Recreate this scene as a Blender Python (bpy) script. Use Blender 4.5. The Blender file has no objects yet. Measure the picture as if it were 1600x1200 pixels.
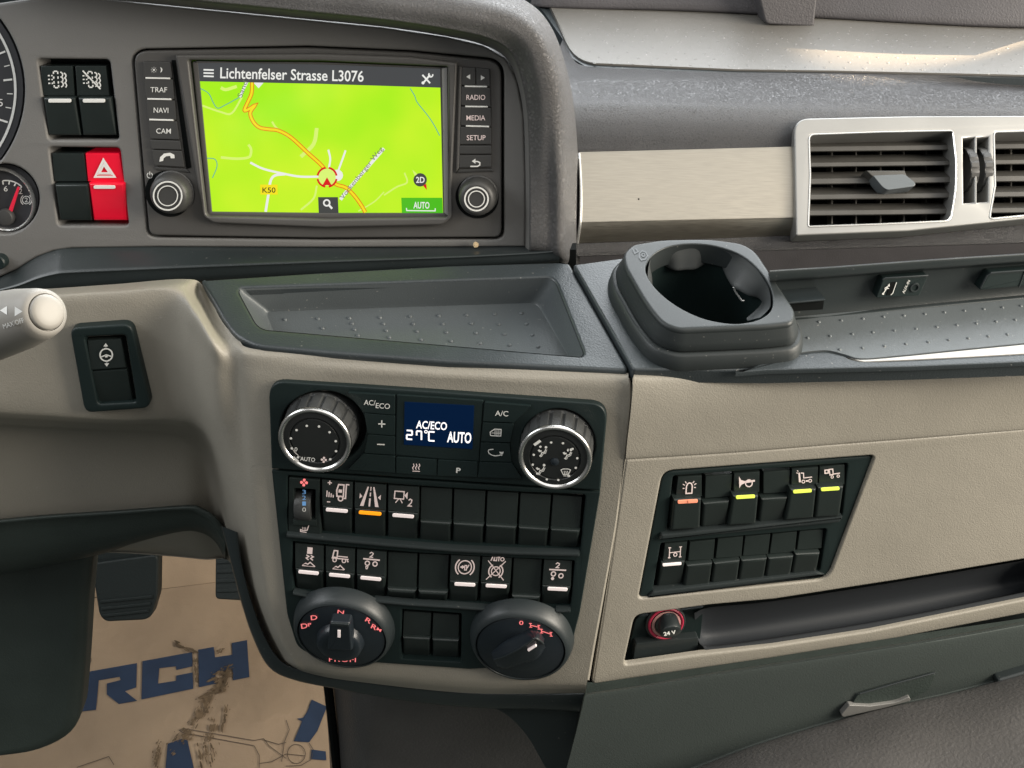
import bpy, math, random
from mathutils import Vector, Matrix
from mathutils.geometry import tessellate_polygon
from math import radians, sin, cos, pi, sqrt, atan2
random.seed(7)
SC = bpy.context.scene
COL = SC.collection
# ------------------------------------------------------------------ camera, world, light
F = 2000.0
PITCH = radians(38)
CAM = Vector((0, 0, 1.12))
DV = Vector((0, cos(PITCH), -sin(PITCH)))
XV = Vector((1, 0, 0))
UV = Vector((0, sin(PITCH), cos(PITCH)))
cd = bpy.data.cameras.new('camera')
cd.sensor_width = 36
cd.lens = 36 * F / 1600
cd.clip_start = 0.02
cd.clip_end = 50
cam = bpy.data.objects.new('camera', cd)
cam.location = CAM
cam.rotation_euler = (pi / 2 - PITCH, 0, 0)
COL.objects.link(cam)
SC.camera = cam
W = bpy.data.worlds.new('World')
SC.world = W
W.use_nodes = True
bg = W.node_tree.nodes['Background']
bg.inputs['Color'].default_value = (1.0, 0.98, 0.95, 1)
bg.inputs['Strength'].default_value = 0.15
SC.view_settings.view_transform = 'Standard'
SC.view_settings.look = 'None'
SC.view_settings.exposure = 0.0
SC.view_settings.gamma = 1.0


def lamp(name, kind, loc, target, power, color=(1, 1, 1), size=(1, 1), **kw):
    l = bpy.data.lights.new(name, kind)
    l.energy = power
    l.color = color
    if kind == 'AREA':
        l.shape = 'RECTANGLE'
        l.size, l.size_y = size
    for k, v in kw.items():
        setattr(l, k, v)
    o = bpy.data.objects.new(name, l)
    o.location = loc
    o.rotation_euler = (Vector(target) - Vector(loc)).to_track_quat('-Z', 'Y').to_euler()
    COL.objects.link(o)
    return o


lamp('windscreen_daylight', 'AREA', (0.45, 1.75, 1.45), (0.2, 0.7, 0.8), 72, (0.93, 0.97, 1.0), (2.4, 1.3))
lamp('door_window_daylight', 'AREA', (-1.1, 0.6, 1.4), (-0.1, 0.75, 0.8), 10, (0.95, 0.98, 1.0), (0.9, 0.6))
lamp('passenger_window_daylight', 'AREA', (1.5, 0.27, 1.25), (0.25, 0.6, 0.65), 62, (1.0, 0.91, 0.78), (1.0, 0.8))
lamp('overhead_fill', 'AREA', (0.4, 0.1, 2.15), (0.25, 0.55, 0.65), 16, (1.0, 0.975, 0.94), (2.2, 1.6))  # added softbox, stands in for light bounced around the cab roof
lamp('sun_through_windscreen', 'SPOT', (1.9, 2.3, 1.75), (0.38, 1.02, 0.73), 2400, (1.0, 0.74, 0.46), spot_size=radians(4.6), spot_blend=.12, shadow_soft_size=.01)


# ------------------------------------------------------------------ pixel rays and planes
def ray(px, py):
    return DV + (px - 800) / F * XV + (600 - py) / F * UV


def at(px, py, D):
    return CAM + D * ray(px, py)


class PL:
    def __init__(s, px, py, D, yaw, rec):
        y, r = radians(yaw), radians(rec)
        s.n = Vector((sin(y) * cos(r), -cos(y) * cos(r), sin(r)))
        s.u = Vector((cos(y), sin(y), 0))
        s.v = s.n.cross(s.u)
        s.o = at(px, py, D)

    def D(s, px, py, h=0.0):
        return ((s.o - CAM).dot(s.n) + h) / ray(px, py).dot(s.n)

    def P(s, px, py, h=0.0):
        return at(px, py, s.D(px, py, h))

    def uv(s, p):
        q = p - s.o
        return q.dot(s.u), q.dot(s.v)

    def xyz(s, a, b, h=0.0):
        return s.o + a * s.u + b * s.v + h * s.n


RAD = PL(510, 225, .80, -4, 16.5)      # driver's instrument fascia and radio
CO = PL(700, 575, .735, -6, 10)        # centre console face
TR = PL(700, 566, .735, -3, 84)        # storage tray top
SH = PL(985, 578, .7245, 3, 84)        # passenger shelf top
RB = PL(985, 600, .7245, 9, 6.5)        # passenger fascia
VE = PL(1075, 305, .87, 5, 48)         # aluminium trim and vents
DT = PL(1100, 112, .92, 4, 88)         # dash top
LF = PL(170, 560, .79, 0, 8)           # driver's lower fascia
ST = PL(150, 560, .785, 0, 8)
FL = PL(250, 1050, 1.45, 0, 86)        # floor
_a, _b = SH.P(1241, 500), SH.P(1600, 466)
WA = PL(1400, 485, SH.D(1400, 485), math.degrees(atan2(_b.y - _a.y, _b.x - _a.x)), 8)          # wall at the back of the shelf
DR = PL(1100, 1060, .823, 9, 4)         # drawer face


# ------------------------------------------------------------------ materials
def srgb(r, g, b):
    f = lambda c: (c / 255 / 12.92) if c <= 10 else ((c / 255 + .055) / 1.055) ** 2.4
    return (f(r), f(g), f(b))


MATS = {}


def mat(name, col, rough=.5, metal=0, spec=.5, bumps=(), emit=None, es=1.0, vary=0, vscale=30, dust=0, aniso=None, coat=0):
    m = bpy.data.materials.new(name)
    m.use_nodes = True
    nt = m.node_tree
    N, L = nt.nodes, nt.links
    b = N['Principled BSDF']
    b.inputs['Base Color'].default_value = (*col, 1)
    b.inputs['Roughness'].default_value = rough
    b.inputs['Metallic'].default_value = metal
    b.inputs['Specular IOR Level'].default_value = spec
    b.inputs['Coat Weight'].default_value = coat
    if emit:
        b.inputs['Emission Color'].default_value = (*emit, 1)
        b.inputs['Emission Strength'].default_value = es
    tc = N.new('ShaderNodeTexCoord')
    prev = None
    for kind, scale, strength, dist in bumps:
        if kind == 'leather':
            t = N.new('ShaderNodeTexVoronoi')
            t.feature = 'DISTANCE_TO_EDGE'
            t.inputs['Scale'].default_value = scale
            nz = N.new('ShaderNodeTexNoise')
            nz.inputs['Scale'].default_value = scale * .8
            mx = N.new('ShaderNodeMix')
            mx.data_type = 'VECTOR'
            mx.inputs[0].default_value = .0025 * 0 + .004
            L.new(tc.outputs['Object'], mx.inputs[4])
            L.new(nz.outputs['Color'], mx.inputs[5])
            L.new(mx.outputs[1], t.inputs['Vector'])
            rp = N.new('ShaderNodeMapRange')
            rp.inputs[1].default_value = 0
            rp.inputs[2].default_value = .18
            L.new(t.outputs['Distance'], rp.inputs[0])
            out = rp.outputs[0]
        elif kind == 'brush':
            mp = N.new('ShaderNodeMapping')
            mp.inputs['Scale'].default_value = (6, scale, scale)
            t = N.new('ShaderNodeTexNoise')
            t.inputs['Scale'].default_value = 1
            t.inputs['Detail'].default_value = 6
            L.new(tc.outputs['Object'], mp.inputs[0])
            L.new(mp.outputs[0], t.inputs['Vector'])
            out = t.outputs['Fac']
        else:
            t = N.new('ShaderNodeTexNoise')
            t.inputs['Scale'].default_value = scale
            t.inputs['Detail'].default_value = 3
            L.new(tc.outputs['Object'], t.inputs['Vector'])
            out = t.outputs['Fac']
        bp = N.new('ShaderNodeBump')
        bp.inputs['Strength'].default_value = strength
        bp.inputs['Distance'].default_value = dist
        L.new(out, bp.inputs['Height'])
        if prev:
            L.new(prev, bp.inputs['Normal'])
        prev = bp.outputs['Normal']
        if kind == 'brush':
            rr = N.new('ShaderNodeMapRange')
            rr.inputs[3].default_value = rough - .1
            rr.inputs[4].default_value = rough + .12
            L.new(out, rr.inputs[0])
            L.new(rr.outputs[0], b.inputs['Roughness'])
            cr = N.new('ShaderNodeMapRange')
            cr.inputs[3].default_value = .8
            cr.inputs[4].default_value = 1.15
            L.new(out, cr.inputs[0])
            mc = N.new('ShaderNodeVectorMath')
            mc.operation = 'SCALE'
            mc.inputs[0].default_value = col
            L.new(cr.outputs[0], mc.inputs['Scale'])
            L.new(mc.outputs[0], b.inputs['Base Color'])
    if prev:
        L.new(prev, b.inputs['Normal'])
    if vary or dust:
        nz = N.new('ShaderNodeTexNoise')
        nz.inputs['Scale'].default_value = vscale
        nz.inputs['Detail'].default_value = 5
        L.new(tc.outputs['Object'], nz.inputs['Vector'])
        mr = N.new('ShaderNodeMapRange')
        mr.inputs[1].default_value = .3
        mr.inputs[2].default_value = .7
        mr.inputs[3].default_value = 1 - vary
        mr.inputs[4].default_value = 1 + vary
        L.new(nz.outputs['Fac'], mr.inputs[0])
        mc = N.new('ShaderNodeVectorMath')
        mc.operation = 'SCALE'
        mc.inputs[0].default_value = col
        L.new(mr.outputs[0], mc.inputs['Scale'])
        last = mc.outputs[0]
        if dust:
            sp = N.new('ShaderNodeTexNoise')
            sp.inputs['Scale'].default_value = 420
            sp.inputs['Detail'].default_value = 1
            L.new(tc.outputs['Object'], sp.inputs['Vector'])
            th = N.new('ShaderNodeMapRange')
            th.inputs[1].default_value = .74
            th.inputs[2].default_value = .80
            th.inputs[4].default_value = dust
            L.new(sp.outputs['Fac'], th.inputs[0])
            md = N.new('ShaderNodeMix')
            md.data_type = 'RGBA'
            md.inputs[7].default_value = (.5, .48, .44, 1)
            L.new(th.outputs[0], md.inputs[0])
            L.new(last, md.inputs[6])
            last = md.outputs[2]
        L.new(last, b.inputs['Base Color'])
        if not any(k[0] == 'brush' for k in bumps):
            mr2 = N.new('ShaderNodeMapRange')
            mr2.inputs[3].default_value = rough - .06
            mr2.inputs[4].default_value = rough + .06
            L.new(nz.outputs['Fac'], mr2.inputs[0])
            L.new(mr2.outputs[0], b.inputs['Roughness'])
    MATS[name] = m
    return m


mat('fascia_plastic', (.152, .149, .142), .55, bumps=[('n', 1400, .25, .0006)], vary=.08, vscale=8)
mat('radio_plastic', (.08, .077, .073), .48, bumps=[('n', 1600, .15, .0005)], vary=.06, vscale=14)
mat('radio_frame', (.09, .087, .083), .4, bumps=[('n', 1600, .12, .0005)], vary=.05, vscale=14)
mat('key_plastic', (.045, .045, .044), .5, bumps=[('n', 1800, .1, .0004)])
mat('leather_grain', (.10, .098, .098), .52, spec=.4, bumps=[('leather', 400, .8, .0006), ('n', 900, .15, .0003)], vary=.1, vscale=40)
mat('pad_grain', (.032, .032, .034), .31, spec=.5, bumps=[('leather', 520, .6, .00028), ('n', 1200, .15, .0002)], vary=.1, vscale=40)
mat('black_grain', (.036, .044, .048), .38, spec=.5, bumps=[('n', 900, .35, .0006)], vary=.1, vscale=20, dust=.25)
mat('black_satin', (.022, .028, .029), .34, bumps=[('n', 1300, .15, .0004)], vary=.1, vscale=15, dust=.12)
mat('panel_black', (.009, .017, .017), .46, spec=.35, bumps=[('n', 1500, .2, .0005)], vary=.08, vscale=15)
mat('switch_black', (.015, .021, .020), .31, spec=.5, bumps=[('n', 1700, .2, .0005)], vary=.1, vscale=40)
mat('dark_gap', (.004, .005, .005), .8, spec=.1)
mat('beige_plastic', (.268, .251, .213), .46, spec=.45, bumps=[('n', 1100, .4, .0007), ('n', 60, .15, .002)], vary=.06, vscale=14, dust=.16)
mat('dash_mat', (.12, .115, .105), .42, bumps=[('n', 1300, .2, .0006)], vary=.1, vscale=10, dust=.5)
mat('tray_floor', (.085, .097, .102), .40, bumps=[('n', 1200, .25, .0006)], vary=.1, vscale=14, dust=.3)
mat('rear_panel', (.055, .052, .056), .6, bumps=[('n', 700, .4, .001)], vary=.1)
mat('brushed_aluminium', (.36, .335, .285), .36, .9, bumps=[('brush', 1500, .12, .0003)])
mat('silver_paint', (.30, .30, .29), .42, .55, bumps=[('n', 2500, .06, .0003)], vary=.03)
mat('silver_edge', (.8, .8, .78), .25, .8)
mat('vent_plastic', (.052, .05, .045), .42, bumps=[('n', 1500, .1, .0003)], vary=.15, vscale=60)
mat('cup_plastic', (.026, .031, .032), .44, spec=.35, bumps=[('n', 1700, .12, .0004)], vary=.06, vscale=25, dust=.2)
mat('cup_inside', (.06, .065, .066), .4, bumps=[('n', 1700, .12, .0004)])
mat('chrome_ring', (.72, .72, .70), .26, 1.0)
mat('rubber_knob', (.040, .042, .042), .42, bumps=[('n', 1500, .3, .0005)], vary=.2, vscale=80)
mat('knob_face', (.016, .018, .018), .35)
mat('white_print', (.75, .75, .72), .5)
mat('lit_pink', (.62, .54, .52), .5, emit=(1, .72, .68), es=.2)
mat('lit_white', (.8, .75, .74), .4, emit=(1, .80, .78), es=.3)
mat('lit_red', (.5, .1, .1), .5, emit=(1, .22, .22), es=.9)
mat('lit_orange', (.8, .3, .02), .4, emit=(1, .30, .0), es=.8)
mat('lit_yellow', (.7, .8, .1), .4, emit=(.72, .95, .12), es=.4)
mat('salmon_lens', (.85, .30, .18), .4, emit=(1, .32, .2), es=.25)
mat('hazard_red', (.72, .006, .03), .3, emit=(1, .0, .03), es=.12, coat=.2)
mat('needle_red', (.8, .02, .06), .4)
mat('gauge_face', (.035, .036, .04), .5)
mat('stalk_grey', (.26, .247, .222), .5, bumps=[('n', 1500, .1, .0004)])
mat('stalk_cap', (.29, .275, .245), .5)
mat('cardboard', (.36, .268, .182), .8, bumps=[('n', 14, .5, .012), ('n', 500, .25, .0008)], vary=.16, vscale=7)
mat('blue_print', (.022, .042, .088), .75, vary=.15, vscale=30)
mat('line_print', (.13, .10, .075), .8)
mat('mud', (.15, .105, .062), .9, vary=.5, vscale=60)
mat('pedal_rubber', (.020, .028, .028), .55, bumps=[('n', 500, .4, .001)])
mat('column_plastic', (.028, .039, .035), .55, bumps=[('n', 700, .4, .0008)], vary=.1)
mat('tunnel_vinyl', (.08, .077, .075), .42, bumps=[('n', 420, .5, .0011), ('n', 900, .2, .0006)], vary=.12, vscale=20)
mat('drawer_plastic', (.046, .057, .054), .55, spec=.35, bumps=[('n', 900, .3, .0006)], vary=.06, vscale=12)
mat('display_glass', (.003, .008, .03), .12)
mat('lcd_navy', (.001, .004, .015), .3, spec=.2, emit=(.0, .010, .040), es=.7)
mat('lcd_white', (.8, .8, .8), .5, emit=(1, .97, .97), es=.95)
mat('socket_red', (.45, .03, .07), .3, emit=(1, .1, .2), es=.02)
mat('socket_pale', (.45, .25, .23), .35)
mat('crumb', (.55, .42, .25), .8)
mat('dial_black', (.012, .017, .022), .32, bumps=[('n', 1700, .15, .0004)])
mat('housing_black', (.018, .024, .026), .42, bumps=[('n', 1700, .15, .0004)])


def screen_mat(name, col, es=1.0, vary=None):
    m = mat(name, (.012, .012, .012), .14, emit=col, es=es * .9)
    if vary:
        nt = m.node_tree
        N, L = nt.nodes, nt.links
        tc = N.new('ShaderNodeTexCoord')
        nz = N.new('ShaderNodeTexNoise')
        nz.inputs['Scale'].default_value = 16
        nz.inputs['Detail'].default_value = 2
        L.new(tc.outputs['Object'], nz.inputs['Vector'])
        mr = N.new('ShaderNodeMapRange')
        mr.inputs[1].default_value = .35
        mr.inputs[2].default_value = .65
        L.new(nz.outputs['Fac'], mr.inputs[0])
        mx = N.new('ShaderNodeMix')
        mx.data_type = 'RGBA'
        mx.inputs[6].default_value = (*col, 1)
        mx.inputs[7].default_value = (*vary, 1)
        L.new(mr.outputs[0], mx.inputs[0])
        L.new(mx.outputs[2], N['Principled BSDF'].inputs['Emission Color'])
    return m


screen_mat('map_green', srgb(172, 250, 8), 1.0, srgb(214, 255, 36))
screen_mat('map_bar', srgb(70, 72, 74))
screen_mat('map_white', srgb(246, 246, 240))
screen_mat('map_pale', srgb(226, 255, 120))
screen_mat('map_yellow', srgb(255, 235, 20))
screen_mat('map_orange', srgb(235, 120, 10))
screen_mat('map_blue', srgb(110, 190, 150))
screen_mat('map_red', srgb(225, 10, 15))
screen_mat('map_auto', srgb(78, 196, 20))
screen_mat('map_grey_text', srgb(110, 120, 90))
screen_mat('map_dark', srgb(66, 68, 66))
screen_mat('map_black', srgb(40, 40, 10))
M = MATS


# ------------------------------------------------------------------ object helpers
def thing(name, label, cat, loc, group=None):
    o = bpy.data.objects.new(name, None)
    o.empty_display_size = .02
    COL.objects.link(o)
    o.location = loc
    o['label'] = label
    o['category'] = cat
    o['kind'] = 'thing'
    if group:
        o['group'] = group
    return o


def root_loc(o):
    while o.parent:
        o = o.parent
    return o.location


def mk(name, V, Fs, m, parent=None, label=None, sharp=38, smooth=True):
    if parent:
        o0 = Vector(root_loc(parent))
    else:
        o0 = sum((Vector(v) for v in V), Vector()) / len(V)
    me = bpy.data.meshes.new(name)
    me.from_pydata([Vector(v) - o0 for v in V], [], Fs)
    me.validate()
    me.update()
    if smooth:
        me.shade_smooth()
        me.set_sharp_from_angle(angle=radians(sharp))
    if isinstance(m, str):
        m = M[m]
    me.materials.append(m)
    ob = bpy.data.objects.new(name, me)
    COL.objects.link(ob)
    if parent:
        ob.parent = parent
    else:
        ob.location = o0
    if label:
        ob['label'] = label
    return ob


class MB:
    def __init__(s):
        s.V, s.F = [], []

    def add(s, V, Fs):
        b = len(s.V)
        s.V += list(V)
        s.F += [tuple(i + b for i in f) for f in Fs]

    def build(s, name, m, parent=None, label=None, sharp=38):
        return mk(name, s.V, s.F, m, parent, label, sharp)


def rnd(pts, r, n=4):
    """Round the corners of a polygon: r is a number or one per corner."""
    out = []
    k = len(pts)
    for i in range(k):
        p0, p, p1 = Vector(pts[i - 1][:2]), Vector(pts[i][:2]), Vector(pts[(i + 1) % k][:2])
        rr = r[i] if isinstance(r, (list, tuple)) else r
        a, b = (p0 - p), (p1 - p)
        la, lb = a.length, b.length
        rr = min(rr, la * .49, lb * .49)
        if rr <= .01:
            out.append((p.x, p.y))
            continue
        a, b = p + a / la * rr, p + b / lb * rr
        for j in range(n + 1):
            t = j / n
            q = a * (1 - t) ** 2 + p * 2 * t * (1 - t) + b * t * t
            out.append((q.x, q.y))
    return out


def inset2(pts, d):
    """Offset a closed 2D polygon inwards by d (metres)."""
    k = len(pts)
    A = sum(pts[i][0] * pts[(i + 1) % k][1] - pts[(i + 1) % k][0] * pts[i][1] for i in range(k))
    s = 1 if A > 0 else -1
    out = []
    for i in range(k):
        p0, p, p1 = Vector(pts[i - 1]), Vector(pts[i]), Vector(pts[(i + 1) % k])
        e0, e1 = (p - p0), (p1 - p)
        if e0.length < 1e-9:
            e0 = e1
        if e1.length < 1e-9:
            e1 = e0
        e0 = e0.normalized()
        e1 = e1.normalized()
        n0, n1 = Vector((-e0.y, e0.x)), Vector((-e1.y, e1.x))
        b = n0 + n1
        l2 = b.length_squared
        if l2 < .2:
            b = n0
            l2 = 1
            q = p + s * d * n0
        else:
            q = p + s * d * b * 2 / l2
        out.append((q.x, q.y))
    return out


def hpts(pts, h):
    return [(p[0], p[1], p[2] if len(p) > 2 else h) for p in pts]


def slab_geo(pl, pts, h, base, bev=.0008, seg=2, back=False):
    """A solid piece whose top outline projects to pts (pixels); per-point heights allowed."""
    P = [pl.P(*p) for p in hpts(pts, h)]
    k = len(P)
    hs = [(p - pl.o).dot(pl.n) for p in P]
    uv = [pl.uv(p) for p in P]
    rings = [[pl.xyz(*uv[i], base) for i in range(k)]]
    if bev > 0:
        for j in range(seg + 1):
            a = j / seg * pi / 2
            iu = inset2(uv, bev * (1 - cos(a)))
            rings.append([pl.xyz(*iu[i], hs[i] - bev * (1 - sin(a))) for i in range(k)])
    else:
        rings.append([pl.xyz(*uv[i], hs[i]) for i in range(k)])
    V = [v for r in rings for v in r]
    A = sum(uv[i][0] * uv[(i + 1) % k][1] - uv[(i + 1) % k][0] * uv[i][1] for i in range(k))
    Fs = []
    for j in range(len(rings) - 1):
        for i in range(k):
            a, b = j * k + i, j * k + (i + 1) % k
            Fs.append((a, b, b + k, a + k) if A > 0 else (a + k, b + k, b, a))
    top = list(range((len(rings) - 1) * k, len(rings) * k))
    Fs.append(tuple(top) if A > 0 else tuple(reversed(top)))
    if back:
        Fs.append(tuple(reversed(range(k))) if A > 0 else tuple(range(k)))
    return V, Fs


def wn(o):
    w = o.modifiers.new('weighted_normals', 'WEIGHTED_NORMAL')
    w.keep_sharp = True
    w.weight = 100
    return o


def slab(name, pl, pts, h, base, m, parent=None, bev=.0008, seg=2, label=None, sharp=38):
    V, Fs = slab_geo(pl, pts, h, base, bev, seg)
    return wn(mk(name, V, Fs, m, parent, label, sharp))


def frame(name, pl, outer, holes, h, base, m, parent=None, bev=.0008, label=None, obase=None, seg=2, hbev=None):
    """A plate with holes; every edge is rounded over and has a wall down to base."""
    V, Fs, loops, ids = [], [], [], []
    for li, lp in enumerate([outer] + list(holes)):
        uv = [pl.uv(pl.P(*p)) for p in hpts(lp, h)]
        k = len(uv)
        A = sum(uv[i][0] * uv[(i + 1) % k][1] - uv[(i + 1) % k][0] * uv[i][1] for i in range(k))
        ccw = A > 0
        sg = 1 if li == 0 else -1
        bb = base if li or obase is None else obase
        rings = [[pl.xyz(a, b, bb) for a, b in uv]]
        bv = hbev if li and hbev else bev
        for j in range(seg + 1):
            t = j / seg * pi / 2
            iu = inset2(uv, sg * bv * (1 - cos(t)))
            rings.append([pl.xyz(a, b, h - bv * (1 - sin(t))) for a, b in iu])
        b0 = len(V)
        for r in rings:
            V += r
        fl = ccw if li == 0 else not ccw
        for j in range(len(rings) - 1):
            for i in range(k):
                a, b = b0 + j * k + i, b0 + j * k + (i + 1) % k
                Fs.append((a, b, b + k, a + k) if fl else (a + k, b + k, b, a))
        top = list(range(b0 + (len(rings) - 1) * k, b0 + len(rings) * k))
        loops.append([Vector((*pl.uv(V[i]), 0)) for i in top])
        ids += top
    for t in tessellate_polygon(loops):
        f = tuple(ids[i] for i in t)
        a, b, c = (V[i] for i in f)
        if (b - a).cross(c - a).dot(pl.n) < 0:
            f = f[::-1]
        Fs.append(f)
    return wn(mk(name, V, Fs, m, parent, label))


def cr(p0, p1, p2, p3, t):
    return .5 * ((2 * p1) + (p2 - p0) * t + (2 * p0 - 5 * p1 + 4 * p2 - p3) * t * t + (3 * p1 - p0 - 3 * p2 + p3) * t ** 3)


def spline(P, n=5, closed=False):
    P = [Vector(p) for p in P]
    k = len(P)
    out = []
    for i in range(k if closed else k - 1):
        g = (lambda j: P[j % k]) if closed else (lambda j: P[max(0, min(k - 1, j))])
        a = g(i - 1) if closed or i > 0 else 2 * P[0] - P[1]
        d = g(i + 2) if closed or i + 2 < k else 2 * P[-1] - P[-2]
        for j in range(n):
            out.append(cr(a, g(i), g(i + 1), d, j / n))
    if not closed:
        out.append(P[-1])
    return out


def grid_geo(rows3, nu=5, nv=5):
    R = [spline(r, nu) for r in rows3]
    cols = list(zip(*R))
    cols = [spline(c, nv) for c in cols]
    nr, nc = len(cols[0]), len(cols)
    V = [cols[c][r] for r in range(nr) for c in range(nc)]
    Fs = [(r * nc + c, (r + 1) * nc + c, (r + 1) * nc + c + 1, r * nc + c + 1) for r in range(nr - 1) for c in range(nc - 1)]
    return V, Fs


def pt(p):
    """(px, py, D) or (px, py, plane, h) to a point."""
    if isinstance(p[2], PL):
        return p[2].P(p[0], p[1], p[3] if len(p) > 3 else 0)
    return at(*p)


def beyond(rows):
    """Rows of points, carried on past the picture's left and right edges."""
    R = [[pt(p) for p in r] for r in rows]
    for r, q in zip(R, rows):
        if rows[0][-1][0] >= 1640:
            r.append(r[-1] + (r[-1] - r[-2]).normalized() * .13)
        if rows[0][0][0] <= -60 and rows[1][0][0] <= -60 and rows[2][0][0] <= -60 and rows[-1][0][0] <= -60:
            r.insert(0, r[0] + (r[0] - r[1]).normalized() * .16)
    return R


def patch(name, rows, m, parent=None, nu=5, nv=5, label=None, sharp=80):
    V, Fs = grid_geo(beyond(rows), nu, nv)
    return mk(name, V, Fs, m, parent, label, sharp)


def tube_geo(P, r, n=8, cap=True):
    P = [Vector(p) for p in P]
    rs = r if isinstance(r, (list, tuple)) else [r] * len(P)
    V, Fs = [], []
    up = None
    for i, p in enumerate(P):
        t = (P[min(i + 1, len(P) - 1)] - P[max(i - 1, 0)]).normalized()
        if up is None:
            up = t.orthogonal().normalized()
        up = (up - t * up.dot(t)).normalized()
        w = t.cross(up)
        for j in range(n):
            a = 2 * pi * j / n
            V.append(p + rs[i] * (cos(a) * up + sin(a) * w))
    for i in range(len(P) - 1):
        for j in range(n):
            a, b = i * n + j, i * n + (j + 1) % n
            Fs.append((a, b, b + n, a + n))
    if cap:
        Fs.append(tuple(reversed(range(n))))
        Fs.append(tuple(range((len(P) - 1) * n, len(P) * n)))
    return V, Fs


def lathe_geo(c, ax, prof, n=48, u=None, sx=1.0, ribs=0, ribd=0, rib_rows=()):
    """prof: (radius, height along ax)."""
    ax = ax.normalized()
    u = (u or ax.orthogonal()).normalized()
    u = (u - ax * u.dot(ax)).normalized()
    w = ax.cross(u)
    V, Fs = [], []
    for k, (r, h) in enumerate(prof):
        for j in range(n):
            a = 2 * pi * j / n
            rr = r
            if ribs and k in rib_rows:
                rr = r - (ribd if (j * ribs / n) % 1 < .22 else 0)
            V.append(c + ax * h + rr * (cos(a) * u * sx + sin(a) * w))
    for k in range(len(prof) - 1):
        for j in range(n):
            a, b = k * n + j, k * n + (j + 1) % n
            Fs.append((a, b, b + n, a + n))
    Fs.append(tuple(range((len(prof) - 1) * n, len(prof) * n)))
    return V, Fs


def ribbon2(pl_pts, w, closed=False):
    """2D pixel polyline to left/right offset lists."""
    P = [Vector(p[:2]) for p in pl_pts]
    k = len(P)
    Lp, Rp = [], []
    for i in range(k):
        a = P[(i - 1) % k] if closed or i > 0 else None
        b = P[(i + 1) % k] if closed or i < k - 1 else None
        e0 = (P[i] - a).normalized() if a is not None and (P[i] - a).length > 1e-6 else None
        e1 = (b - P[i]).normalized() if b is not None and (b - P[i]).length > 1e-6 else None
        e0 = e0 or e1 or Vector((1, 0))
        e1 = e1 or e0
        n0, n1 = Vector((-e0.y, e0.x)), Vector((-e1.y, e1.x))
        n = n0 + n1
        n = n * (2 / n.length_squared) if n.length_squared > .5 else n0
        Lp.append(P[i] + n * w / 2)
        Rp.append(P[i] - n * w / 2)
    return Lp, Rp


class Mark:
    """Flat print: strokes and fills in pixels, laid just above a plane."""

    def __init__(s, pl, h=.0003):
        s.pl, s.h, s.V, s.F = pl, h, [], []

    def stroke(s, pts, w, closed=False, dh=0):
        Lp, Rp = ribbon2(pts, w, closed)
        k = len(Lp)
        b = len(s.V)
        s.V += [s.pl.P(p.x, p.y, s.h + dh) for p in Lp] + [s.pl.P(p.x, p.y, s.h + dh) for p in Rp]
        for i in range(k if closed else k - 1):
            j = (i + 1) % k
            s.F.append((b + i, b + k + i, b + k + j, b + j))
        return s

    def fill(s, pts, dh=0):
        b = len(s.V)
        s.V += [s.pl.P(p[0], p[1], s.h + dh) for p in pts]
        s.F.append(tuple(range(b, b + len(pts))))
        return s

    def circ(s, cx, cy, r, w, ry=None, n=24, a0=0, a1=360):
        ry = ry or r
        full = abs(a1 - a0) >= 360
        m = n if full else n + 1
        pts = [(cx + r * cos(radians(a0 + (a1 - a0) * i / n)), cy + ry * sin(radians(a0 + (a1 - a0) * i / n))) for i in range(m)]
        return s.stroke(pts, w, closed=full)

    def disc(s, cx, cy, r, ry=None, n=20):
        ry = ry or r
        return s.fill([(cx + r * cos(2 * pi * i / n), cy + ry * sin(2 * pi * i / n)) for i in range(n)])

    def build(s, name, m, parent, label=None):
        Fs = []
        for f in s.F:
            a = [s.V[i] for i in f]
            nn = Vector()
            for i in range(len(a)):
                nn += a[i].cross(a[(i + 1) % len(a)])
            Fs.append(f if nn.dot(s.pl.n) > 0 else f[::-1])
        return mk(name, s.V, Fs, m, parent, label, smooth=False)


FONTS = {}


def font_mesh(s, bold=0.0, spacing=1.0):
    k = (s, bold, spacing)
    if k not in FONTS:
        c = bpy.data.curves.new('lettering', 'FONT')
        c.body = s
        c.offset = bold
        c.space_character = spacing
        c.resolution_u = 3
        o = bpy.data.objects.new('lettering', c)
        COL.objects.link(o)
        dg = bpy.context.evaluated_depsgraph_get()
        me = bpy.data.meshes.new_from_object(o.evaluated_get(dg))
        V = [(v.co.x, v.co.y) for v in me.vertices]
        Fs = [tuple(p.vertices) for p in me.polygons]
        bpy.data.objects.remove(o)
        bpy.data.curves.remove(c)
        bpy.data.meshes.remove(me)
        FONTS[k] = (V, Fs)
    return FONTS[k]


def text(s, pl, p0, p1, hpx, m, parent, h=.0004, bold=0.0, name='lettering', lean=0.0, into=None, spacing=1.0, cap=None):
    """Lettering whose baseline runs from pixel p0 to p1; hpx is the capital height in pixels."""
    V, Fs = font_mesh(s, bold, spacing)
    x0, x1 = min(v[0] for v in V), max(v[0] for v in V)
    ch = cap or .73
    d = Vector((p1[0] - p0[0], p1[1] - p0[1]))
    w = d.length
    e = d / w
    nrm = Vector((e.y, -e.x))
    out = []
    for x, y in V:
        a = (x - x0) / (x1 - x0) * w
        b = y / ch * hpx
        q = Vector(p0) + e * (a + lean * b) + nrm * b
        out.append(pl.P(q.x, q.y, h))
    if into is not None:
        into.add(out, Fs)
        return
    return mk(name, out, Fs, m, parent, smooth=False)


def lerp2(a, b, t):
    return (a[0] + (b[0] - a[0]) * t, a[1] + (b[1] - a[1]) * t)


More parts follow.
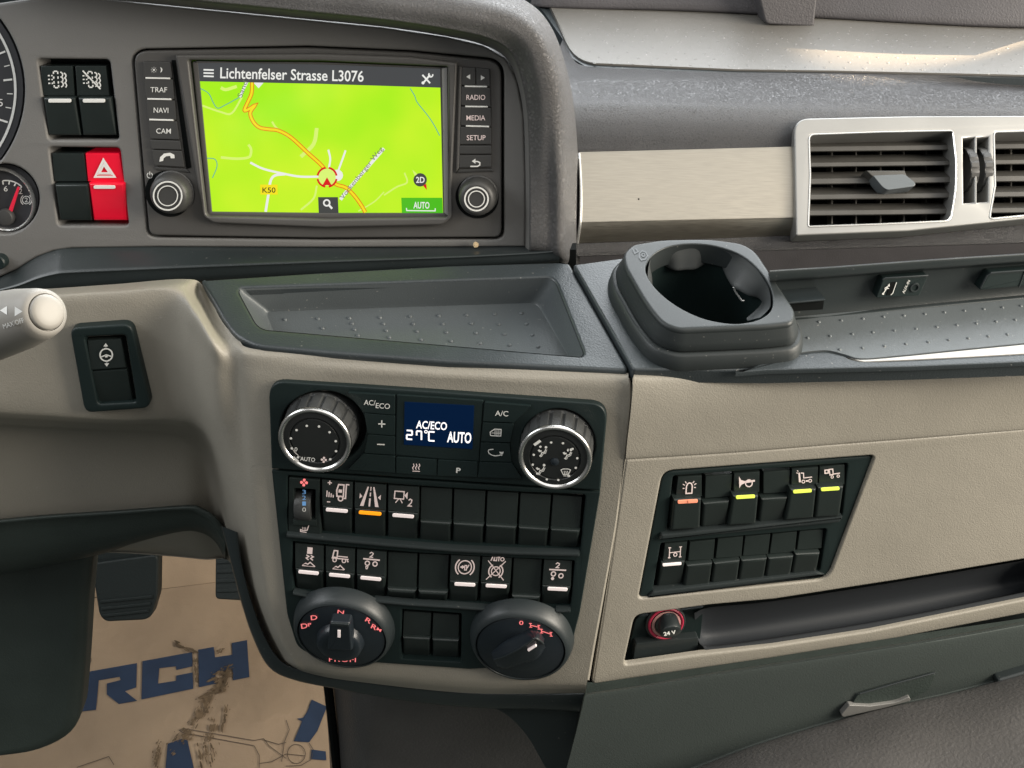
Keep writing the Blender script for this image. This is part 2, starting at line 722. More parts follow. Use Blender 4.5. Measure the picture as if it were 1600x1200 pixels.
def quad(q, s, t):
    """Point in a pixel quad TL,TR,BR,BL at s across, t down."""
    return lerp2(lerp2(q[0], q[1], s), lerp2(q[3], q[2], s), t)


class Icon(Mark):
    """Marks drawn in a unit box (-1..1, y down) placed on a pixel quad's frame."""

    def __init__(s, pl, c, sc, ang=0, h=.0003, lean=0.0, hx=None):
        super().__init__(pl, h)
        s.c, s.sc, s.a, s.lean = c, sc, radians(ang), lean

    def m(s, p):
        x, y = p[0] * s.sc, p[1] * s.sc
        x -= s.lean * y
        return (s.c[0] + x * cos(s.a) - y * sin(s.a), s.c[1] + x * sin(s.a) + y * cos(s.a))

    def L(s, pts, w=.12, closed=False):
        return s.stroke([s.m(p) for p in pts], w * s.sc, closed)

    def Fi(s, pts):
        return s.fill([s.m(p) for p in pts])

    def O(s, x, y, r, w=.12, a0=0, a1=360, n=18):
        full = abs(a1 - a0) >= 360
        k = n if full else n + 1
        return s.L([(x + r * cos(radians(a0 + (a1 - a0) * i / n)), y + r * sin(radians(a0 + (a1 - a0) * i / n))) for i in range(k)], w, full)

    def Dt(s, x, y, r, n=14):
        return s.Fi([(x + r * cos(2 * pi * i / n), y + r * sin(2 * pi * i / n)) for i in range(n)])


def inpoly(p, poly):
    c = False
    for i in range(len(poly)):
        (x0, y0), (x1, y1) = poly[i - 1][:2], poly[i][:2]
        if (y0 > p[1]) != (y1 > p[1]) and p[0] < (x1 - x0) * (p[1] - y0) / (y1 - y0) + x0:
            c = not c
    return c


def pix(p):
    q = Vector(p) - CAM
    d = q.dot(DV)
    return (800 + F * q.dot(XV) / d, 600 - F * q.dot(UV) / d)


# ------------------------------------------------------------------ the dashboard body
dash = thing('dashboard', 'truck dashboard in beige and dark grey plastic with grained leather hood', 'dashboard', (0, .64, .66))

# instrument fascia with cut-outs
speedo_c, speedo_r = (-142, 141), 166
gauge_c, gauge_r = (6, 311), 50
hood_in = [(-90, -45), (100, -8), (250, 8), (450, 28), (600, 43), (700, 58), (755, 71), (790, 91), (808, 127), (818, 180), (821, 270), (821, 340), (821, 386)]
fas_out = hood_in + [(500, 387), (250, 386), (112, 388), (84, 392), (57, 402), (28, 420), (-10, 437), (-90, 452)]
sw_open1 = rnd([(58, 92), (171, 93), (186, 219), (75, 219)], 7)
sw_open2 = rnd([(76, 230), (187, 231), (201, 353), (90, 353)], 7)
radio_out = rnd([(208, 80), (480, 75), (640, 82), (783, 96), (783, 371), (500, 372), (233, 368)], [22, 0, 0, 24, 12, 0, 12], 6)
radio_hole = rnd([(205, 77), (480, 72), (640, 79), (787, 93), (787, 374), (500, 375), (230, 371)], [24, 0, 0, 26, 14, 0, 14], 6)


def arcpts(c, r, n=48, a0=0, a1=360):
    return [(c[0] + r * cos(radians(a0 + (a1 - a0) * i / n)), c[1] + r * sin(radians(a0 + (a1 - a0) * i / n))) for i in range(n if a1 - a0 >= 360 else n + 1)]


# the big gauge's hole is open to the left: its rim is part of the outline
fa = 18
notch = [(speedo_c[0] + 180 * cos(radians(a)), speedo_c[1] + 180 * sin(radians(a))) for a in range(38, -39, -4)]
outl = hood_in + fas_out[len(hood_in):-1] + [(-30, 440)] + [(-30, 262)] + [p for p in notch if p[0] > -30] + [(-30, 10)]
outl = [p for p in outl if p[0] > -40]
outl[0] = (0, -24) if outl[0][0] < 0 else outl[0]
frame('instrument_fascia', RAD, outl, [sw_open1, sw_open2, radio_hole, arcpts(gauge_c, 55, 40)], 0, -.022, 'fascia_plastic', dash, bev=.0016, seg=3)
slab('gauge_well', RAD, [(-120, -30), (860, 60), (860, 400), (-120, 440)], -.020, -.03, 'panel_black', dash, bev=0)

# leather hood over the instruments
hood = [
    [(-60, -48, RAD, .0), (-60, -60, RAD, .034), (-50, -100, RAD, .036), (-40, -150, RAD, .02), (-30, -170, RAD, -.03)],
    [(100, -9, RAD, .0), (100, -22, RAD, .034), (105, -60, RAD, .036), (110, -110, RAD, .02), (112, -125, RAD, -.03)],
    [(250, 7, RAD, .0), (250, -5, RAD, .034), (255, -40, RAD, .036), (260, -90, RAD, .02), (262, -110, RAD, -.03)],
    [(450, 27, RAD, .0), (452, 15, RAD, .034), (460, -17, RAD, .036), (470, -58, RAD, .022), (475, -78, RAD, -.03)],
    [(600, 42, RAD, .0), (605, 31, RAD, .033), (622, 4, RAD, .036), (645, -26, RAD, .022), (655, -44, RAD, -.03)],
    [(700, 57, RAD, .0), (706, 46, RAD, .030), (724, 20, RAD, .035), (752, -4, RAD, .022), (762, -22, RAD, -.03)],
    [(755, 70, RAD, .0), (763, 59, RAD, .027), (787, 36, RAD, .033), (815, 18, RAD, .022), (826, 4, RAD, -.03)],
    [(790, 90, RAD, .0), (798, 80, RAD, .022), (825, 63, RAD, .031), (848, 50, RAD, .022), (860, 40, RAD, -.03)],
    [(808, 127, RAD, .0), (815, 122, RAD, .017), (843, 115, RAD, .027), (869, 102, RAD, .020), (882, 95, RAD, -.03)],
    [(818, 182, RAD, .0), (825, 180, RAD, .014), (852, 178, RAD, .022), (880, 172, RAD, .016), (897, 168, RAD, -.03)],
    [(821, 270, RAD, .0), (828, 270, RAD, .013), (856, 270, RAD, .018), (884, 268, RAD, .012), (904, 262, RAD, -.08)],
    [(821, 340, RAD, .0), (828, 340, RAD, .013), (857, 340, RAD, .016), (885, 340, RAD, .010), (906, 334, RAD, -.08)],
    [(821, 384, RAD, .0), (828, 384, RAD, .013), (857, 388, RAD, .016), (885, 396, RAD, .010), (906, 394, RAD, -.08)],
    [(821, 396, RAD, .0), (828, 396, RAD, .005), (857, 404, RAD, .004), (885, 412, RAD, -.0), (906, 412, RAD, -.08)],
]
# bevelled lip in smooth plastic between fascia and leather
lip = [[r[0], (r[0][0] * .35 + r[1][0] * .65 + .0, r[0][1] * .35 + r[1][1] * .65, RAD, r[1][3] * .55 + .002), (r[1][0], r[1][1], RAD, r[1][3] - .0005)] for r in hood]
patch('hood_lip', lip, 'fascia_plastic', dash, 3, 6, 'smooth grey bevelled lip of the hood')
leather = [[(r[1][0] * .82 + r[0][0] * .18, r[1][1] * .82 + r[0][1] * .18, RAD, r[1][3] - .0005), (r[1][0], r[1][1], RAD, r[1][3] + .0016)] + [(r[1][0] * .85 + r[2][0] * .15, r[1][1] * .85 + r[2][1] * .15, RAD, r[1][3] + .0025)] + r[2:] for r in hood]
patch('hood_cover', leather, 'leather_grain', dash, 7, 6, 'grained dark leather hood cover')

# padded dash roll behind trim and vents
seam = [(880, 60, DT, -.001), (893, 88, DT, -.001), (915, 103, DT, -.001), (1000, 108, DT, -.001), (1150, 113, DT, -.001), (1300, 114, DT, -.001), (1450, 117, DT, -.001), (1640, 122, DT, -.001)]
xs = [855, 868, 900, 1000, 1150, 1300, 1450, 1640]
pad = [seam]
for y, D in ((122, .9075), (134, .8985), (147, .8897), (163, .8820), (184, .8775), (209, .8763), (232, .8772), (248, .8780), (320, .8770), (376, .8740), (398, .8735), (401, .879), (399, .905)):
    pad.append([(x, y + ((x - 900) * .012 if y < 200 else -(x - 900) * .03 if y > 300 else 0), D * VE.D(x, 305) / VE.D(1100, 305)) for x in xs])
V, Fs = grid_geo(beyond(pad), 30, 9)
opening = [(1247, 196), (1252, 189), (1262, 185), (1420, 183.5), (1870, 181), (1870, 314), (1720, 328), (1420, 359), (1247, 365)]
inside = [inpoly(pix(v), opening) for v in V]
mk('dash_pad', V, [f for f in Fs if not all(inside[i] for i in f)], 'pad_grain', dash, 'grained dark grey padded roll around the vents', sharp=80)

# dash top, mat and the upright panel below the windscreen
slab('dash_top', DT, [(780, -20), (835, 0), (850, 20), (880, 62), (893, 90), (915, 104), (1000, 109), (1150, 114), (1300, 115), (1450, 118), (1650, 123), (1650, -20)], -.0012, -.02, 'black_grain', dash, bev=.0008)
mat_out = rnd([(855, 3), (899, 97), (1150, 108), (1300, 110), (1660, 118), (1660, 40), (1590, 40), (1450, 35), (1290, 26), (1080, 16), (862, 10)], [4, 34, 0, 0, 0, 0, 0, 0, 0, 0, 3], 6)
slab('dash_top_mat', DT, mat_out, .0006, -.001, 'dash_mat', dash, bev=.0006, label='dusty grey mat lying in the dash top')
dots = MB()
for i in range(26):
    for j in range(7):
        px = 905 + i * 30 + (j % 2) * 12 + j * 4
        py = 44 + j * 9 + (px - 900) * .02
        if px < 1640 and py > 42:
            V, Fs = lathe_geo(DT.P(px, py, .0006), DT.n, [(.0013, 0), (.0009, .00018), (.0003, .00025)], 8)
            dots.add(V, Fs)
d_ = dots.build('rubber_dots', 'dash_mat', dash)
d_['kind'] = 'stuff'
rp = [[(830, 8, DT, .0), (870, 12, DT, .0), (1080, 17, DT, .0), (1290, 28, DT, .0), (1450, 37, DT, .0), (1560, 42, DT, .0), (1660, 44, DT, .0)],
      [(830, 4, DT, .002), (870, 8, DT, .003), (1080, 13, DT, .004), (1290, 24, DT, .004), (1450, 33, DT, .004), (1560, 38, DT, .004), (1660, 40, DT, .004)]]
base_pts = [pt(p) for p in rp[1]]
rp3 = [[pt(p) for p in rp[0]], base_pts, [p + Vector((0, .012, .018)) for p in base_pts], [p + Vector((0, .026, .046)) for p in base_pts]]
V, Fs = grid_geo(rp3, 4, 4)
mk('windscreen_panel', V, Fs, 'rear_panel', dash, 'dark grained upright panel behind the dash mat', sharp=80)

# sheet-metal bulkhead added out of view to keep windscreen light off the footwell floor
bk = [rp3[3][0] + Vector((-1.4, .02, 0)), rp3[3][-1] + Vector((1.2, .02, 0))]
zt = rp3[3][3].z - .002
yk = rp3[3][3].y
mk('unseen_bulkhead', [Vector((-1.5, yk - .01, zt)), Vector((1.6, yk + .04, zt)), Vector((1.6, 1.32, zt)), Vector((-1.5, 1.32, zt)), Vector((1.6, 1.36, -.2)), Vector((-1.5, 1.36, -.2)), Vector((-1.5, .72, zt)), Vector((-.05, .78, zt))], [(0, 1, 2, 3), (3, 2, 4, 5), (6, 7, 0)], 'rear_panel', dash)

# ledge below the radio
L0 = [(-60, 452), (-10, 437), (28, 419), (57, 401), (84, 391), (112, 387), (250, 385), (500, 386), (700, 385), (822, 384), (874, 387)]
L1 = [(-60, 470), (-10, 455), (28, 445), (57, 434), (84, 427), (112, 424), (250, 418), (500, 408), (700, 401), (822, 395), (874, 391)]
L2 = [(-60, 490), (-10, 475), (28, 463), (57, 458), (84, 455), (112, 453), (250, 443), (500, 430), (700, 420), (822, 413), (874, 408)]
led = [[(x, y, RAD, -.004) for x, y in L0], [(x, y + 2, RAD, .0005) for x, y in L0]]
led += [[(a[0], a[1] * .15 + b[1] * .85, RAD, .0135) for a, b in zip(L0, L1)],
        [(b[0], b[1], RAD, .0155) for b in L1],
        [(b[0], b[1] + 2.5, RAD, .0160) for b in L1],
        [(b[0], b[1] * .8 + c[1] * .2, RAD, .0155) for b, c in zip(L1, L2)],
        [(c[0], c[1], RAD, .0135) for c in L2], [(c[0], c[1] + 3, RAD, .0) for c in L2]]
patch('fascia_ledge', led, 'black_satin', dash, 4, 4, 'glossy black ledge under the radio', sharp=60)
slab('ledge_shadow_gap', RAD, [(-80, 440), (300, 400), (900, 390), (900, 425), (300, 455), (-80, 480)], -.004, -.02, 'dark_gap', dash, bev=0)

# beige body: driver's side and centre console in one sheet
B = [
    [(-60, 458, LF, -.02), (60, 452, LF, -.02), (180, 444, LF, -.02), (285, 436, LF, -.02), (318, 447, TR, -.004), (345, 499, TR, -.003), (372, 530, TR, -.003), (402, 546, TR, -.003), (560, 559, TR, -.003), (760, 573, TR, -.003), (982, 583, TR, -.003)],
    [(-60, 464, LF, -.006), (60, 459, LF, -.006), (180, 452, LF, -.006), (280, 447, LF, -.006), (312, 463, TR, -.008), (338, 512, TR, -.006), (368, 544, TR, -.005), (402, 557, TR, -.005), (558, 566, CO, -.003), (759, 579, CO, -.003), (982, 590, CO, -.003)],
    [(-60, 472, LF, -.001), (60, 468, LF, -.001), (180, 462, LF, -.001), (272, 462, LF, 0), (303, 485, LF, .012), (332, 532, LF, .032), (366, 566, CO, -.005), (402, 575, CO, -.001), (556, 580, CO, 0), (758, 591, CO, 0), (984, 604, CO, -.001)],
    [(-60, 500, LF, 0), (60, 500, LF, 0), (180, 500, LF, 0), (264, 503, LF, .001), (299, 525, LF, .012), (332, 570, LF, .032), (368, 600, CO, -.005), (405, 605, CO, 0), (554, 605, CO, 0), (757, 612, CO, 0), (984, 630, CO, -.001)],
    [(-60, 570, LF, 0), (60, 570, LF, 0), (180, 572, LF, 0), (262, 580, LF, 0), (300, 595, LF, .009), (336, 640, LF, .030), (374, 675, CO, -.005), (412, 680, CO, 0), (552, 690, CO, 0), (756, 700, CO, 0), (977, 700, CO, -.001)],
    [(-60, 628, LF, 0), (40, 634, LF, 0), (180, 643, LF, 0), (270, 645, LF, -.002), (312, 660, LF, .004), (346, 700, LF, .024), (382, 750, CO, -.005), (418, 760, CO, 0), (550, 780, CO, 0), (755, 790, CO, 0), (967, 775, CO, -.001)],
    [(-60, 646, LF, -.004), (40, 652, LF, -.004), (180, 660, LF, -.004), (276, 662, LF, -.008), (322, 685, LF, -.010), (354, 752, LF, .018), (388, 808, CO, -.005), (424, 815, CO, 0), (550, 830, CO, 0), (750, 840, CO, 0), (961, 820, CO, -.001)],
    [(-60, 658, LF, -.018), (40, 664, LF, -.018), (180, 670, LF, -.018), (280, 676, LF, -.022), (328, 710, LF, -.03), (359, 792, LF, .010), (394, 850, CO, -.005), (429, 858, CO, 0), (550, 860, CO, 0), (748, 870, CO, 0), (954, 860, CO, -.001)],
    [(-60, 680, LF, -.035), (40, 684, LF, -.035), (180, 692, LF, -.035), (285, 700, LF, -.038), (334, 745, LF, -.042), (366, 838, LF, .006), (402, 895, CO, -.005), (437, 903, CO, 0), (550, 910, CO, 0), (743, 920, CO, 0), (945, 910, CO, -.001)],
    [(-60, 800, LF, -.045), (40, 806, LF, -.045), (180, 806, LF, -.045), (290, 800, LF, -.046), (340, 800, LF, -.05), (376, 885, LF, .004), (412, 945, CO, -.005), (446, 950, CO, 0), (550, 955, CO, 0), (740, 965, CO, 0), (937, 955, CO, -.001)],
    [(-60, 850, LF, -.055), (40, 850, LF, -.055), (180, 850, LF, -.055), (300, 850, LF, -.06), (352, 850, LF, -.06), (394, 945, LF, .002), (430, 992, CO, -.005), (460, 998, CO, 0), (550, 1010, CO, 0), (738, 1020, CO, 0), (926, 1015, CO, -.001)],
    [(-60, 860, LF, -.07), (40, 860, LF, -.07), (180, 860, LF, -.07), (310, 870, LF, -.07), (362, 880, LF, -.07), (412, 996, LF, -.002), (447, 1024, CO, -.006), (476, 1034, CO, -.001), (550, 1043, CO, 0), (735, 1056, CO, 0), (918, 1062, CO, -.001)],
    [(-60, 862, LF, -.07), (40, 862, LF, -.07), (180, 862, LF, -.07), (312, 872, LF, -.07), (366, 884, LF, -.07), (420, 1012, LF, -.004), (455, 1038, CO, -.008), (482, 1047, CO, -.004), (550, 1056, CO, -.0022), (734, 1072, CO, -.0022), (916, 1074, CO, -.003)],
    [(-60, 864, LF, -.07), (40, 864, LF, -.07), (180, 864, LF, -.07), (314, 874, LF, -.07), (368, 886, LF, -.07), (424, 1020, LF, -.02), (462, 1044, CO, -.02), (487, 1053, CO, -.01), (550, 1064, CO, -.008), (733, 1083, CO, -.008), (915, 1083, CO, -.009)],
]
# the sheet is open behind the climate unit and the switch panel
V, Fs = grid_geo(beyond(B), 10, 10)
opening = [(440, 600), (930, 634), (945, 650), (935, 766), (903, 957), (890, 1006), (866, 1034), (735, 1043), (590, 1033), (502, 1027), (467, 1009), (451, 958), (434, 800), (427, 733), (423, 620)]
inside = [inpoly(pix(v), opening) for v in V]
Fs = [f for f in Fs if not all(inside[i] for i in f)]
mk('console_body', V, Fs, 'beige_plastic', dash, 'beige plastic centre console and driver side fascia', sharp=80)
# right flank of the console in the seam, and the dark gap behind it
fl = [[r[-1], (r[-1][0] + 2.5, r[-1][1] + 1, r[-1][2], r[-1][3] - .003), (r[-1][0] + 3, r[-1][1] + 1, r[-1][2], r[-1][3] - .02)] for r in B[1:12]]
patch('console_edge', fl, 'beige_plastic', dash, 3, 6, sharp=80)

# black skirt below the console
sk0 = [(372, 832), (378, 880), (392, 935), (412, 990), (437, 1030), (470, 1046), (540, 1061), (640, 1072), (735, 1082), (830, 1084), (914, 1082)]
sk1 = [(346, 822), (362, 885), (378, 945), (396, 998), (420, 1042), (458, 1062), (530, 1077), (620, 1093), (720, 1104), (800, 1108), (905, 1112)]
S = [[(x, y, CO, -.012) for x, y in sk0], [(x * .85 + u * .15, y * .85 + v * .15, CO, -.010) for (x, y), (u, v) in zip(sk0, sk1)],
     [(x * .2 + u * .8, y * .2 + v * .8, CO, -.012) for (x, y), (u, v) in zip(sk0, sk1)], [(u, v, CO, -.02) for u, v in sk1], [(u, v, CO, -.06) for u, v in sk1]]
patch('console_skirt', S, 'black_satin', dash, 5, 4, 'black lower edge of the centre console', sharp=60)
slab('console_bracket', CO, rnd([(690, 1088), (914, 1088), (888, 1215), (858, 1215), (822, 1150), (785, 1112)], [0, 0, 0, 0, 20, 25]), -.0195, -.09, 'black_satin', dash, bev=.003)

# knee trim below the driver's recess
K0 = [(-60, 817), (60, 805), (180, 797), (290, 789), (315, 793), (338, 808), (358, 838)]
K1 = [(-60, 824), (60, 812), (180, 804), (285, 797), (308, 801), (331, 817), (352, 850)]
K2 = [(-60, 900), (60, 880), (150, 862), (270, 832), (312, 830), (335, 842), (352, 870)]
KT = [[(x, y, LF, -.044) for x, y in K0], [(x, y + 2, LF, -.036) for x, y in K0], [(x, y, LF, -.035) for x, y in K1], [(x, y + 2, LF, -.038) for x, y in K1], [(x, y, LF, -.05) for x, y in K2], [(x, y + 6, LF, -.10) for x, y in K2]]
patch('knee_trim', KT, 'column_plastic', dash, 4, 4, 'black trim under the driver side recess', sharp=60)

# storage tray
tray_out = rnd([(314, 437), (500, 425), (700, 414), (872, 409), (890, 411), (981, 574), (978, 579), (700, 565), (520, 552), (400, 541), (366, 524), (345, 494)], [2, 0, 0, 0, 2, 6, 2, 0, 0, 16, 14, 0])
rim = rnd([(370, 450), (865, 433), (914, 557), (404, 513)], [12, 14, 12, 16], 6)
tray = frame('storage_tray', TR, tray_out, [rim], .0, -.006, 'black_grain', dash, bev=.0022, label='black storage tray set into the console top', seg=3)
flo = rnd([(413, 487), (840, 473), (893, 566), (432, 532)], [10, 14, 12, 14], 6)
V, Fs = [], []
ringsH = [(rim, -.0008, 0), (rim, -.004, .12), (rim, -.017, .88), (rim, -.0195, .97), (rim, -.02, 1.06)]
k = len(rim)
for lp, h, t in ringsH:
    for a, b in zip(rim, flo):
        p, q = TR.P(a[0], a[1], 0), TR.P(b[0], b[1], -.02)
        r = p.lerp(q, min(t, 1.06))
        au, av = TR.uv(r)
        V.append(TR.xyz(au, av, h))
for j in range(len(ringsH) - 1):
    for i in range(k):
        a, b = j * k + i, j * k + (i + 1) % k
        Fs.append((a, a + k, b + k, b))
Fs.append(tuple(range((len(ringsH) - 1) * k, len(ringsH) * k)))
mk('tray_basin', V, Fs, 'tray_floor', tray, sharp=60)
bump = MB()
zb = lambda x, y: (400 + x / 3.529, 300 + y / 3.529)
tb = [(160, 705), (342, 700), (515, 697), (683, 693), (850, 688), (1008, 684), (1160, 680), (1315, 675), (1463, 670), (530, 727), (703, 728), (867, 729), (1030, 729), (1187, 727), (1338, 731), (1492, 729), (367, 753), (543, 760), (718, 765), (887, 769), (1050, 775), (1212, 780), (1368, 785), (1522, 790), (562, 792), (735, 803), (910, 815), (1075, 824), (1236, 836), (1398, 845), (1555, 855)]
for q in tb:
    x, y = zb(*q)
    V, Fs = lathe_geo(TR.P(x, y, -.02), TR.n, [(.0014, 0), (.0012, .0006), (.0007, .0010), (.0002, .0011)], 10)
    bump.add(V, Fs)
o = bump.build('rubber_dots', 'tray_floor', tray)
o['kind'] = 'stuff'

# passenger shelf
slab('seam_backing', RB, [(995, 590), (986, 700), (934, 1066), (908, 1066), (960, 700), (972, 590)], -.008, -.04, 'dark_gap', dash, bev=0)
shelf_pts = rnd([(896, 413), (1000, 398), (1240, 392), (1640, 372), (1640, 551), (1352, 565), (1322, 577), (1200, 580), (989, 577)], [2, 0, 0, 0, 0, 0, 0, 0, 3])
HT = .024
rimp = [(p.x, p.y) for p in spline([(1009, 424, 0), (1016, 403, 0), (1040, 387, 0), (1078, 381, 0), (1120, 385, 0), (1160, 400, 0), (1190, 427, 0), (1206, 456, 0), (1206, 482, 0), (1190, 497, 0), (1166, 504, 0), (1138, 505, 0), (1098, 497, 0), (1058, 478, 0), (1026, 452, 0)], 5, closed=True)]
frame('passenger_shelf', SH, rnd([(896, 413), (985, 401), (1090, 393), (1170, 388), (1182, 424), (1229, 494), (1233, 501), (1640, 463), (1930, 436), (1930, 540), (1640, 566), (1420, 574), (1200, 579), (989, 577)], [2, 0, 0, 0, 0, 0, 0, 0, 0, 0, 0, 0, 0, 5]), [[pix(SH.xyz(a, b, 0)) for a, b in inset2([SH.uv(SH.P(x, y, HT)) for x, y in rimp], -.002)]], 0, -.01, 'black_grain', dash, bev=.0015, seg=3, label='black grained shelf in front of the passenger')
rim_ = spline([(1150, 582, 0), (1195, 566, 0), (1245, 554, 0), (1287, 550, 0), (1315, 555, 0), (1345, 564, 0), (1420, 563, 0), (1520, 558, 0), (1640, 551, 0), (1930, 526, 0)], 5)
slab('shelf_rim', SH, [(p.x, p.y) for p in rim_] + [(1930, 538), (1640, 564), (1420, 573), (1200, 578)], .0022, -.001, 'black_grain', dash, bev=.0012, label='raised satin rim of the passenger shelf')
mat_ = spline([(1180, 500, 0), (1245, 494, 0), (1400, 480, 0), (1640, 458, 0), (1930, 431, 0)], 3) + spline([(1930, 500, 0), (1640, 532, 0), (1520, 544, 0), (1400, 556, 0), (1345, 560, 0), (1318, 553, 0), (1288, 547, 0), (1240, 552, 0), (1180, 560, 0)], 4)
smat = slab('shelf_mat', SH, [(p.x, p.y) for p in mat_], .0012, -.001, 'tray_floor', dash, bev=.0005, label='dark rubber mat with dots on the shelf')
slab('shelf_gutter', SH, [(p.x, p.y) for p in spline([(1318, 558, 0), (1345, 562, 0), (1400, 558, 0), (1520, 546, 0), (1640, 534, 0), (1930, 502, 0)], 4)] + [(1930, 525), (1640, 550), (1520, 557), (1420, 562), (1350, 565)], .0007, -.001, mat('shelf_painted_shine', (.40, .39, .37), .3, bumps=[('n', 1500, .05, .0003)]), dash, bev=.0003, label='pale strip with painted-in reflection between shelf mat and rim')  # pale colour stands in for bright light reflected along the shelf front
bump = MB()
zs = lambda x, y: (1200 + x / 4, 300 + y / 4)
for q in [(180, 825), (318, 812), (457, 803), (593, 792), (722, 780), (850, 772), (980, 762), (1103, 752), (1228, 742), (1348, 732), (1465, 722), (1580, 712), (248, 912), (388, 900), (527, 888), (655, 877), (790, 866), (925, 855), (1055, 843), (1180, 832), (1302, 822), (1425, 810), (1545, 800), (447, 985), (590, 975), (727, 963), (860, 950), (1000, 938), (1128, 925), (1250, 914), (1375, 902), (1495, 890)]:
    x, y = zs(*q)
    V, Fs = lathe_geo(SH.P(x, y, .0012), SH.n, [(.0011, 0), (.0009, .0004), (.0005, .0006), (.0001, .0007)], 9)
    bump.add(V, Fs)
o = bump.build('rubber_dots', 'tray_floor', smat)
o['kind'] = 'stuff'

# wall at the back of the shelf
wl = []
for off, h in ((-66, -.10), (-67, -.03), (-67, -.004), (-66, .0025), (-64, .0035), (-58, .0035), (-53, .0028), (-51, .001), (-48, -.004), (0, -.004), (4, -.001), (8, .0015), (12, .002)):
    sc_ = lambda x: 1 + (1400 - x) * .00045 if off < -40 else 1
    wl.append([(x, y + off * sc_(x), WA, h) for x, y in ((1203, 495.5), (1250, 491), (1300, 486.5), (1450, 471), (1640, 453))])
patch('compartment_wall', wl, 'black_satin', dash, 5, 3, 'black wall at the back of the passenger shelf', sharp=50)

# passenger fascia
R = [
    [(992, 583, RB, -.01), (1150, 582, RB, -.01), (1300, 580, RB, -.01), (1420, 576, RB, -.01), (1640, 567, RB, -.01)],
    [(990, 588, RB, -.003), (1150, 586, RB, -.003), (1300, 584, RB, -.003), (1420, 580, RB, -.003), (1640, 571, RB, -.003)],
    [(989, 604, RB, .0), (1150, 600, RB, .0), (1300, 596, RB, .0), (1420, 591, RB, .0), (1640, 581, RB, .0)],
    [(986, 640, RB, .0015), (1150, 632, RB, .0015), (1300, 624, RB, .0015), (1420, 617, RB, .0015), (1640, 604, RB, .0015)],
    [(980, 690, RB, .001), (1150, 678, RB, .001), (1300, 667, RB, .001), (1420, 658, RB, .001), (1640, 641, RB, .001)],
    [(978, 715, RB, .0005), (1150, 704, RB, .0005), (1300, 692, RB, .0005), (1420, 683, RB, .0005), (1640, 666, RB, .0005)],
    [(977, 717, RB, -.0010), (1150, 706, RB, -.0010), (1300, 694, RB, -.0010), (1420, 685, RB, -.0010), (1640, 668, RB, -.0010)],
]
patch('fascia_roll', R, 'beige_plastic', dash, 6, 5, 'upper beige roll of the passenger fascia', sharp=45)
panel_out = rnd([(977, 718), (1150, 707), (1300, 695), (1420, 686), (1960, 640), (1960, 890), (1400, 998), (1200, 1030), (1000, 1059), (925, 1070), (954, 880)], [5, 0, 0, 0, 0, 0, 0, 0, 0, 6, 0])
sw_out = rnd([(1036, 737), (1367, 712), (1294, 905), (998, 936)], [16, 8, 18, 8], 5)
slot_out = rnd([(992, 962), (1110, 946), (1210, 937), (1404, 907), (1632, 869), (1632, 932), (1360, 987), (1210, 1010), (1095, 1023), (975, 1040)], [12, 0, 0, 0, 0, 0, 0, 0, 0, 8], 5)
frame('passenger_fascia', RB, panel_out, [sw_out, slot_out], 0, -.0045, 'beige_plastic', dash, bev=.0018, seg=3, label='beige lower passenger fascia panel')
edge_ = [(989, 590), (986, 640), (980, 690), (976, 722), (954, 880), (926, 1063)]
patch('fascia_edge', [[(x + 2, y, RB, -.0005), (x - .5, y, RB, -.003), (x - .5, y, RB, -.03)] for x, y in edge_], 'beige_plastic', dash, 3, 4, sharp=80)

# storage slot under the switches
slab('slot_back', RB, [(960, 930), (1640, 850), (1640, 960), (960, 1060)], -.024, -.03, 'black_satin', dash, bev=0)
so = [[(1085, 958, RB, -.004), (1110, 949, RB, -.004), (1210, 939, RB, -.004), (1404, 909, RB, -.004), (1640, 869, RB, -.004)],
      [(1085, 960, RB, -.012), (1112, 952, RB, -.014), (1210, 942, RB, -.014), (1404, 913, RB, -.014), (1640, 873, RB, -.014)],
      [(1088, 985, RB, -.018), (1114, 985, RB, -.022), (1210, 970, RB, -.022), (1404, 938, RB, -.022), (1640, 896, RB, -.022)],
      [(1092, 1003, RB, -.012), (1116, 1006, RB, -.014), (1210, 994, RB, -.014), (1404, 962, RB, -.014), (1640, 914, RB, -.014)],
      [(1097, 1009, RB, -.006), (1120, 1009, RB, -.005), (1210, 997, RB, -.005), (1404, 965, RB, -.005), (1640, 917, RB, -.005)],
      [(1099, 1011, RB, -.0045), (1122, 1011, RB, -.004), (1210, 999, RB, -.004), (1404, 967, RB, -.004), (1640, 919, RB, -.004)],
      [(1103, 1018, RB, -.0045), (1126, 1020, RB, -.004), (1210, 1008, RB, -.004), (1404, 977, RB, -.004), (1640, 930, RB, -.004)],
      [(1104, 1020, RB, -.012), (1128, 1022, RB, -.012), (1210, 1010, RB, -.012), (1404, 979, RB, -.012), (1640, 932, RB, -.012)]]
patch('storage_slot', so, mat('slot_plastic', (.028, .032, .037), .62, spec=.3, bumps=[('n', 1200, .2, .0005)]), dash, 5, 4, 'narrow black storage slot in the passenger fascia', sharp=50)
slab('socket_plate', RB, rnd([(994, 964), (1100, 949), (1092, 1022), (976, 1038)], [10, 0, 0, 6]), -.015, -.022, 'panel_black', dash, bev=.001)
slab('socket_ledge', RB, rnd([(993, 1006), (1092, 996), (1090, 1017), (988, 1035)], [3, 3, 3, 5]), -.009, -.016, 'black_satin', dash, bev=.001)
